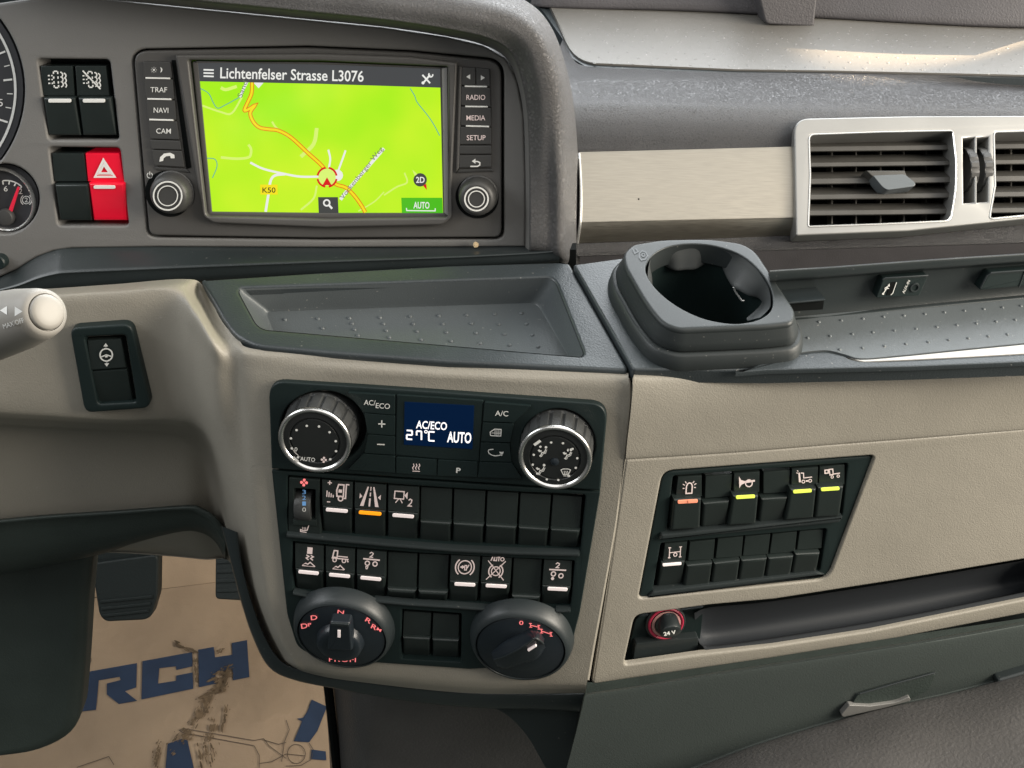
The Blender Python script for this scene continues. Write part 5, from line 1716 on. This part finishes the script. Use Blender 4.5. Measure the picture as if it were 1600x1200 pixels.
for ya, yb_, yc in ((221, 231, 236), (243, 256, 260), (269, 281, 287), (293, 306, 311), (319, 331, 336)):
    V, Fs = louvre(1264, 1492 if yc < 300 else 1488, ya, yb_, yc, -.012)
    mk('louvre', V, Fs, 'vent_plastic', v)
    V, Fs = louvre(1550, 1832, ya - 2, yb_ - 4, yc - 4, -.012)
    mk('louvre', V, Fs, 'vent_plastic', v)
slab('end_shade', VE, [(1486, 206), (1494, 206), (1494, 330), (1486, 342)], -.0055, -.02, 'vent_plastic', v, bev=.001)
tb_ = slab('tab', VE, rnd([(1364, 274, 0), (1414, 272, 0), (1431, 286, 0), (1429, 291, 0), (1386, 297, 0), (1378, 291, 0)], [3, 4, 5, 3, 5, 3], 3), .008, -.004, mat('tab_grey', (.10, .115, .125), .35), v, bev=.0005, seg=2)
slab('tab_stem', VE, [(1353, 266), (1414, 266), (1418, 276), (1366, 278)], .006, -.008, 'vent_plastic', v, bev=.001)
for (a, b, c_, d_) in (w1, w2):
    mx = (a[0] + b[0] + c_[0] + d_[0]) / 4
    wc = VE.P(mx - 5, 266, -.0045)
    V, Fs = lathe_geo(wc - VE.u * .0030, VE.u, [(.0152, 0), (.0158, .0006), (.0158, .0054), (.0152, .006)], 70, ribs=14, ribd=.0007, rib_rows=(1, 2))
    mk('thumbwheel', V, Fs, 'key_plastic', v, sharp=25)
    slab('slot_floor', VE, [a, b, c_, d_], -.0115, -.012, 'silver_paint', v, bev=0)

# ------------------------------------------------------------------ sockets on the back wall of the shelf
t = thing('usb_socket', 'black socket plate with usb symbol and aux-in lettering', 'socket', WA.P(1415, 450))
pl_ = slab('plate', WA, rnd([(1380, 436), (1451, 431), (1437, 462), (1369, 466)], 3, 3), .003, -.006, 'panel_black', t, bev=.0008)
V, Fs = tube_geo([WA.P(1379, 437, .003), WA.P(1383, 434.5, .0034), WA.P(1450, 430.5, .0034)], .0005, 6)
mk('edge', V, Fs, 'housing_black', t)
slab('usb_port', WA, rnd([(1391, 442), (1400, 440), (1393, 461), (1385, 462)], 2, 2), .0034, 0, 'dark_gap', t, bev=.0002)
m_ = Mark(WA, .0037).stroke([(1380, 459), (1389, 445)], 1.3).disc(1380, 459, 1.6).stroke([(1383, 454), (1383, 450), (1386, 448)], 1).stroke([(1385, 451), (1389, 450.5)], 1).fill([(1387, 446), (1390, 443), (1390, 448)])
m_.build('icon', 'white_print', pl_)
Mark(WA, .0037).stroke([(1392, 461), (1395, 458), (1401, 441)], .9).build('port_edge', 'white_print', pl_)
text('AUX-IN', WA, (1413, 459), (1422.5, 439), 4.2, 'white_print', pl_, .0037, .0)
V, Fs = lathe_geo(WA.P(1429, 449, .003), WA.n, [(.0030, 0), (.0028, .0008), (.0020, .0008), (.0018, -.002)], 20)
mk('jack', V, Fs, 'black_satin', t)
t = thing('blank_cover', 'black blank cover plate right of the usb socket', 'cover plate', WA.P(1580, 440))
slab('plate', WA, rnd([(1546, 427), (1680, 417), (1668, 441), (1530, 454)], 4, 3), .0032, -.006, 'panel_black', t, bev=.001)
V, Fs = tube_geo([WA.P(1532, 450, .003), WA.P(1542, 431, .0034), WA.P(1548, 426.5, .0036), WA.P(1680, 417, .0036)], .0006, 6)
mk('edge', V, Fs, 'housing_black', t)
V, Fs = tube_geo([WA.P(1602, 422, .0034), WA.P(1592, 449, .0034)], .0004, 6)
mk('edge', V, Fs, 'housing_black', t)
t = thing('card_holder', 'thin black card slot behind the cup holder', 'card holder', WA.P(1255, 478))
slab('lip', WA, [(1215, 474), (1290, 467.5), (1290, 470), (1215, 477)], .012, -.004, 'housing_black', t, bev=.0004)
slab('body', WA, [(1215, 476), (1288, 470), (1286, 484), (1215, 488)], .010, -.004, 'dark_gap', t, bev=.0004)

# ------------------------------------------------------------------ cup holder
t = thing('cup_holder', 'dark grey plastic cup holder standing on the shelf', 'cup holder', SH.P(1100, 470))
top = rnd([(973, 396), (988, 381), (1035, 373), (1110, 372), (1160, 379), (1181, 391), (1207, 430), (1244, 486), (1240, 505), (1200, 510), (1134, 513), (1060, 516), (1034, 506), (1008, 474), (975, 416)], [8, 8, 20, 20, 12, 14, 20, 24, 14, 20, 0, 16, 16, 20, 14], 5)
frame('body', SH, top, [rimp], HT, .010, 'cup_plastic', t, bev=.0024, seg=5, obase=.0115, hbev=.0008)
uvt = [SH.uv(SH.P(x, y, HT)) for x, y in top]
k = len(uvt)


def loopout(d, h):
    return [SH.xyz(a, b, h) for a, b in inset2(uvt, -d)]


rg = [loopout(0, .013), loopout(.0030, .012), loopout(.0045, .0112), loopout(.0048, .0105), loopout(.0030, .0098), loopout(.0030, .0085), loopout(.0062, .0085), loopout(.0072, .0078), loopout(.0082, .001), loopout(.0080, .0002)]
# skirt
body_up = [loopout(0, .021), loopout(.0022, .0155), loopout(.0036, .0112), loopout(.0032, .0104), loopout(.001, .0102)]
V = [p for r_ in body_up for p in r_]
Fs = [(j * k + i, j * k + (i + 1) % k, (j + 1) * k + (i + 1) % k, (j + 1) * k + i) for j in range(len(body_up) - 1) for i in range(k)]
mk('skirt', V, [f[::-1] for f in Fs], 'cup_plastic', t, sharp=60)
base_l = [loopout(.001, .0098), loopout(.0048, .0096), loopout(.0062, .0088), loopout(.0078, .002), loopout(.0078, .0001)]
V = [p for r_ in base_l for p in r_]
Fs = [(j * k + i, j * k + (i + 1) % k, (j + 1) * k + (i + 1) % k, (j + 1) * k + i) for j in range(len(base_l) - 1) for i in range(k)]
mk('base', V, [f[::-1] for f in Fs], 'cup_plastic', t, sharp=60)
uvr = [SH.uv(SH.P(x, y, HT)) for x, y in rimp]
kk = len(uvr)
inn = [[SH.xyz(a, b, h) for a, b in inset2(uvr, d_)] for d_, h in ((-.0003, HT - .001), (-.0030, HT - .004), (-.0015, .001), (.003, -.05))]
V = [p for r_ in inn for p in r_]
Fs = [(j * kk + i, j * kk + (i + 1) % kk, (j + 1) * kk + (i + 1) % kk, (j + 1) * kk + i) for j in range(len(inn) - 1) for i in range(kk)] + [tuple(range((len(inn) - 1) * kk, len(inn) * kk))]
mk('cup_well', V, Fs, 'panel_black', t, sharp=60)
# sleeve with wavy lower edge along the far side
lowe = [(1020, 452), (1019, 434), (1018, 420), (1027, 413), (1041, 417), (1055, 423), (1070, 422), (1086, 421), (1098, 415), (1107, 411.5), (1120, 413), (1129, 420), (1136, 434), (1145, 448), (1156, 455), (1170, 462), (1185, 466), (1192, 476), (1182, 489), (1168, 501)]
upe = [(1012, 432), (1013, 419), (1017, 404), (1028, 393), (1041, 387.5), (1058, 383.5), (1072, 382.5), (1088, 382.5), (1102, 384), (1114, 386), (1128, 389.5), (1142, 394.5), (1158, 401), (1172, 411.5), (1184, 423), (1193, 436), (1201, 450), (1204, 468), (1202, 482), (1188, 496)]
rows = [[SH.P(x, y, HT - .001) for x, y in upe], [SH.P(x * .7 + u * .3, y * .7 + w_ * .3, HT - .006) for (x, y), (u, w_) in zip(upe, lowe)], [SH.P(x * .25 + u * .75, y * .25 + w_ * .75, HT - .013) for (x, y), (u, w_) in zip(upe, lowe)], [SH.P(u, w_, HT - .017) for u, w_ in lowe], [SH.P(u, w_ + 1, HT - .019) + SH.v * .003 for u, w_ in lowe]]
V, Fs = grid_geo(rows, 3, 3)
mk('sleeve', V, Fs, 'cup_inside', t, sharp=60)
V, Fs = tube_geo([SH.P(1146, 449, .010), SH.P(1149, 456, .007), SH.P(1159, 470, .003), SH.P(1163, 470, .003)], .0006, 6)
mk('notch_highlight', V, Fs, 'silver_edge', t)  # silver line drawn in as the highlight at the sleeve's notch
i_ = Icon(SH, (999, 396), 12, 10, h=HT + .0003)
i_.L([(-1.0, -.5), (-.6, .1), (-.2, -.2), (-.6, -.55)], .16)
i_.L([(.1, .5), (.0, 0), (.3, -.4), (.8, -.3), (1.1, .1), (.9, .6), (.4, .8)], .16, True)
i_.O(.55, .1, .2, .14)
i_.build('emblem', 'black_satin', t)

# ------------------------------------------------------------------ steering column stalk
a_ = at(72, 488, .52)
b_ = at(-75, 528, .575)
ax = (a_ - b_).normalized()
LN = (a_ - b_).length
t = thing('control_stalk', 'light grey steering column stalk with round end button', 'control stalk', b_)
SPROF = [(.0165, -.03), (.0160, .0), (.0146, LN * .45), (.0128, LN * .75), (.0108, LN * .93), (.0098, LN * .985), (.0086, LN), (.0078, LN + .0002), (.0075, LN - .0012)]
V, Fs = lathe_geo(b_, ax, SPROF, 48)
mk('shaft', V, Fs, 'stalk_grey', t, sharp=50)
V, Fs = lathe_geo(a_, ax, [(.0073, -.002), (.0073, .001), (.0069, .0018), (.0055, .0024), (.003, .0027)], 40)
mk('end_button', V, Fs, 'stalk_cap', t, sharp=50)


class CylPL:
    """Points on the near side of the stalk's barrel (for its printed marks)."""
    n = -DV

    @staticmethod
    def P(px, py, h=0):
        r = ray(px, py)
        w = CAM - b_
        # the barrel tapers: step the radius along the axis a few times
        rr = .0135 + h
        for _ in range(6):
            d0 = r - ax * r.dot(ax)
            w0 = w - ax * w.dot(ax)
            A, B_, C_ = d0.dot(d0), 2 * d0.dot(w0), w0.dot(w0) - rr * rr
            q = B_ * B_ - 4 * A * C_
            p = CAM + r * ((-B_ - sqrt(max(q, 0))) / (2 * A))
            z = (p - b_).dot(ax)
            for (r0, z0), (r1, z1) in zip(SPROF, SPROF[1:6]):
                if z0 <= z <= z1:
                    rr = r0 + (r1 - r0) * (z - z0) / (z1 - z0) + h
        return p


m_ = Mark(CylPL, .0003).fill([(0, 485), (11, 478), (11, 492)]).fill([(23, 479), (35, 486.5), (23, 494)])
m_.build('icon', 'white_print', t)
V2 = MB()
text('MAX/OFF', CylPL, (6, 514), (38, 503.5), 8, 'white_print', t, .0003, .0)

# ------------------------------------------------------------------ sensor housing on the dash top
t = thing('sensor_housing', 'dark plastic sensor housing on the dash top', 'sensor housing', DT.P(1235, 40))
SN = PL(1235, 40, DT.D(1235, 43, .0), 4, 14)
slab('body', SN, rnd([(1172, -60), (1284, -60), (1272, 42), (1196, 38)], [4, 4, 5, 8], 4), 0, -.09, 'rear_panel', t, bev=.0018, seg=3)

# crumb on the ledge
V, Fs = lathe_geo(RAD.P(743, 383, .004), Vector((.2, -.3, .9)), [(.0010, -.001), (.0019, .0003), (.0015, .0014), (.0005, .002)], 7)
V = [v + Vector((random.uniform(-.0004, .0004) for _ in range(3))) for v in V]
o = mk('crumb', V, Fs, 'crumb', None, sharp=10)
o['label'] = 'tiny tan crumb lying on the ledge below the radio'
o['category'] = 'crumb'

# ------------------------------------------------------------------ footwell, floor, tunnel, drawer
fl_ = mk('floor', [FL.P(*FL_) if False else Vector(q) for q in ((-1.6, -1.6, FL.P(250, 1050, -.012).z), (1.6, -1.6, FL.P(250, 1050, -.012).z), (1.6, 2.2, FL.P(250, 1050, -.012).z - .0), (-1.6, 2.2, FL.P(250, 1050, -.012).z))], [(0, 1, 2, 3)], 'column_plastic', None)
fl_['kind'] = 'structure'
t = thing('floor_mat', 'cardboard floor mat printed with blue letters and dirt smears', 'floor mat', FL.P(280, 1100))
cf = [(-40, 1250), (560, 1250), (560, 1060), (420, 899), (100, 940), (-40, 958)]
slab('sheet', FL, cf, 0, -.006, 'cardboard', t, bev=.0005)
fold = FL.P(290, 916, 0)
TB = PL(290, 916, FL.D(290, 916, .0005), 7, 42)
slab('toe_sheet', TB, [(60, 944), (450, 896), (430, 790), (40, 820)], 0, -.006, 'cardboard', t, bev=.0005)
for gl in ([(129, 1051), (214, 1036), (213, 1074), (195.5, 1080), (214.5, 1095), (185.6, 1100), (167, 1085), (167, 1068), (188.4, 1062.6), (187, 1057.5), (154.4, 1063), (150, 1109), (125.5, 1112)],
           [(222.5, 1033), (300.5, 1018.7), (301, 1041), (275.5, 1047), (275, 1041), (249, 1044), (247, 1068), (275, 1063.5), (275.5, 1055.6), (301, 1050.5), (302, 1076), (221, 1093)],
           [(309.5, 1015), (334, 1010.8), (336, 1027), (363, 1023), (362, 1004.6), (386, 1000), (389.7, 1058), (364, 1063), (363.4, 1045.7), (336.7, 1050.5), (337.3, 1068), (311, 1074)]):
    Mark(FL, .0012).fill(gl).build('letter', 'blue_print', t)
Mark(FL, .0012).fill([(487, 1093), (511, 1104), (496, 1142), (483, 1160), (459, 1158), (472, 1127), (464, 1123), (474, 1121), (480, 1112)]).fill([(487, 1171), (509, 1174), (510, 1188), (485, 1186)]).build('printed_picture', 'blue_print', t)
Mark(FL, .0014).fill([(262, 1162), (285, 1154), (293, 1157), (304, 1205), (258, 1205)]).build('printed_picture', 'blue_print', t)
ln = Mark(FL, .0012)
for pts in ([(397, 1157), (286, 1138), (280, 1141), (286, 1145), (397, 1165)], [(397, 1157), (412, 1154), (420, 1165), (447, 1185)], [(397, 1165), (405, 1180), (405, 1200)], [(405, 1193), (425, 1190), (447, 1178)], [(412, 1156), (435, 1163), (447, 1160)], [(120, 1199), (170, 1182), (178, 1195)], [(447, 1125), (452, 1140), (444, 1160), (440, 1190)], [(483, 1161), (490, 1172), (486, 1187), (470, 1196), (447, 1197)]):
    Mark(FL, .0012).stroke(pts, 1.2).build('printed_line', 'line_print', t)
ln.circ(463, 1178, 14, 1.2, ry=15).stroke([(447, 1178), (477, 1181)], 1.2)
Mark(FL, .0012).circ(136.6, 1031, 6, 1).build('registered_mark', 'line_print', t)
text('R', FL, (134, 1034), (139, 1033), 6, 'line_print', t, .0012)
ln.build('printed_disc', 'line_print', t)
md = Mark(FL, .0020)
for (x0, y0, x1, y1, sp_, n) in ((275, 1006, 305, 1018, 3, 26), (305, 1020, 307, 1070, 2.5, 22), (335, 1058, 362, 1046, 8, 40), (345, 1075, 355, 1050, 8, 40), (308, 1092, 350, 1072, 5, 46), (355, 1100, 345, 1150, 3, 26), (335, 1120, 325, 1160, 5, 34), (318, 1100, 296, 1140, 6, 44), (296, 1140, 270, 1165, 9, 40), (250, 1158, 240, 1200, 5, 40), (330, 1090, 310, 1125, 7, 40), (322, 1150, 330, 1195, 14, 40), (340, 1020, 352, 1010, 3, 8)):
    for _ in range(n):
        t_ = random.random()
        x, y = x0 + (x1 - x0) * t_ + random.gauss(0, sp_ * .6), y0 + (y1 - y0) * t_ + random.gauss(0, sp_ * .6)
        r_ = random.uniform(.5, 1.0) * random.choice((1, 1, 2.2))
        dl = sqrt((x1 - x0) ** 2 + (y1 - y0) ** 2) or 1
        ex, ey = (x1 - x0) / dl, (y1 - y0) / dl
        st = random.uniform(1.2, 5)
        pts = []
        for j in range(8):
            aa = j * pi / 4
            u_, v_ = r_ * st * cos(aa) * random.uniform(.6, 1.2), r_ * sin(aa) * random.uniform(.6, 1.3)
            pts.append((x + ex * u_ - ey * v_, y + ey * u_ + ex * v_))
        md.fill(pts, dh=random.uniform(0, .0006))
o = md.build('dirt', 'mud', t)
o['kind'] = 'stuff'

PP = PL(195, 920, 1.30, 3, 30)
t = thing('brake_pedal', 'black rubber brake pedal in the footwell', 'pedal', PP.P(195, 940))
pd = slab('pad', PP, rnd([(142, 880), (247, 866), (246, 931), (236, 964), (226, 969), (165, 972), (155, 962)], [4, 10, 6, 6, 5, 8, 10], 4), 0, -.02, 'pedal_rubber', t, bev=.0022, seg=3)
for k_ in range(3):
    y = 935 + k_ * 11
    slab('tread_rib', PP, [(156 + k_ * 2, y + 3), (238 - k_ * 3, y - 5), (238 - k_ * 3, y), (156 + k_ * 2, y + 8)], .002, -.002, 'pedal_rubber', pd, bev=.0008)
slab('arm', PP, [(150, 880), (215, 872), (210, 800), (150, 800)], -.012, -.03, 'pedal_rubber', t, bev=.004)
AP = PL(360, 900, 1.28, 0, 40)
t = thing('accelerator_pedal', 'dark accelerator pedal half hidden behind the console', 'pedal', AP.P(360, 930))
slab('pad', AP, rnd([(337, 830), (420, 830), (420, 938), (387, 939), (336, 936)], [3, 3, 3, 3, 7], 3), 0, -.02, 'pedal_rubber', t, bev=.0018, seg=3)
for k_ in range(5):
    slab('tread_rib', AP, [(338, 860 + k_ * 15), (400, 858 + k_ * 15), (400, 864 + k_ * 15), (338, 866 + k_ * 15)], .0015, -.002, 'pedal_rubber', t, bev=.0006)
CC = PL(60, 1000, 1.0, 4, 14)
t = thing('column_cover', 'large black plastic steering column cover with rounded corner', 'column cover', CC.P(60, 1000))
slab('shell', CC, rnd([(-80, 800), (165, 820), (142, 872), (135, 950), (130, 1044), (121, 1150), (60, 1183), (-80, 1200)], [0, 0, 20, 0, 30, 50, 40, 0], 6), 0, -.03, 'column_plastic', t, bev=.012, seg=6)

TN = PL(650, 1150, 1.06, -4, 6)
tr = [[(508, y, TN, -.10), (517, y, TN, -.055), (530, y, TN, -.032), (548, y, TN, -.012), (572, y, TN, -.002), (598, y, TN, .0), (660, y, TN, 0), (760, y, TN, 0), (900, y, TN, 0)] for y in (1030, 1090, 1150, 1250)]
for i, r_ in enumerate(tr):
    for j in range(4):
        p = r_[j]
        r_[j] = (p[0] + (i - 1) * 5, p[1], p[2], p[3])
t = thing('engine_tunnel', 'dark grained engine tunnel cover below the console', 'engine cover', TN.P(650, 1200))
patch('cover', tr, 'tunnel_vinyl', t, 5, 4)
eg = [(512, 1066, TN, -.04), (520, 1140, TN, -.04), (530, 1240, TN, -.04)]
V, Fs = tube_geo(spline([pt(p) for p in eg], 4), .004, 8)
mk('edge_seal', V, Fs, 'dark_gap', t)

t = thing('drawer', 'dark grey plastic drawer below the passenger fascia with recessed handle', 'drawer', DR.P(1250, 1080))
dx = [916, 960, 1000, 1100, 1200, 1360, 1500, 1660]
dtop = [1083, 1077, 1071, 1053.5, 1038, 1013, 990, 960]
dbot = [1260, 1250, 1235, 1195, 1158, 1112, 1080, 1036]
dr = []
for off, h in ((0, -.03), (0, -.008), (4, -.0015), (9, 0)):
    dr.append([(x - off * .3, y + off, DR, h) for x, y in zip(dx, dtop)])
for t_, h in ((.35, 0), (.7, -.001), (.93, -.0015), (1.0, .0), (1.06, .006)):
    dr.append([(x + (-.26 * (y0 + (y1 - y0) * t_ - y0) * (1 if i == 0 else .0)), y0 + (y1 - y0) * t_, DR, h) for i, (x, y0, y1) in enumerate(zip(dx, dtop, dbot))])
patch('front', dr, 'drawer_plastic', t, 5, 5, sharp=60)
slab('handle_recess', DR, rnd([(1340, 1086), (1462, 1053), (1452, 1078), (1424, 1092), (1330, 1104)], 3, 3), .0008, -.004, 'column_plastic', t, bev=.0003)
V, Fs = tube_geo([DR.P(1343, 1084, .001), DR.P(1400, 1067.5, .0016), DR.P(1461, 1051, .001)], .0007, 6)
mk('handle_brow', V, Fs, 'housing_black', t)
slab('handle_lip', DR, rnd([(1327, 1102), (1360, 1103.5), (1400, 1098), (1421, 1089), (1424, 1095), (1381, 1107), (1317, 1121), (1314, 1117)], [2, 0, 8, 2, 3, 10, 2, 2], 3), .0032, -.0005, mat('handle_grey', (.14, .14, .135), .4), t, bev=.0006, seg=3)
lowr = [[(x - (14 if i == 0 else 0), y + 0, DR, .0) for i, (x, y) in enumerate(zip(dx, dbot))], [(x, y + 6, DR, .010) for x, y in zip(dx, dbot)], [(x, y + 60, DR, .045) for x, y in zip(dx, dbot)], [(x, y + 160, DR, .09) for x, y in zip(dx, dbot)]]
t = thing('engine_cover', 'grained dark ledge of the engine cover below the drawer', 'engine cover', DR.P(1350, 1190))
patch('cover', lowr, 'tunnel_vinyl', t, 5, 4)
slab('end_post', DR, rnd([(1556, 1066), (1680, 1030), (1680, 1240), (1640, 1200), (1598, 1130)], [10, 0, 0, 0, 10]), .006, -.02, 'black_satin', t, bev=.003, seg=3)
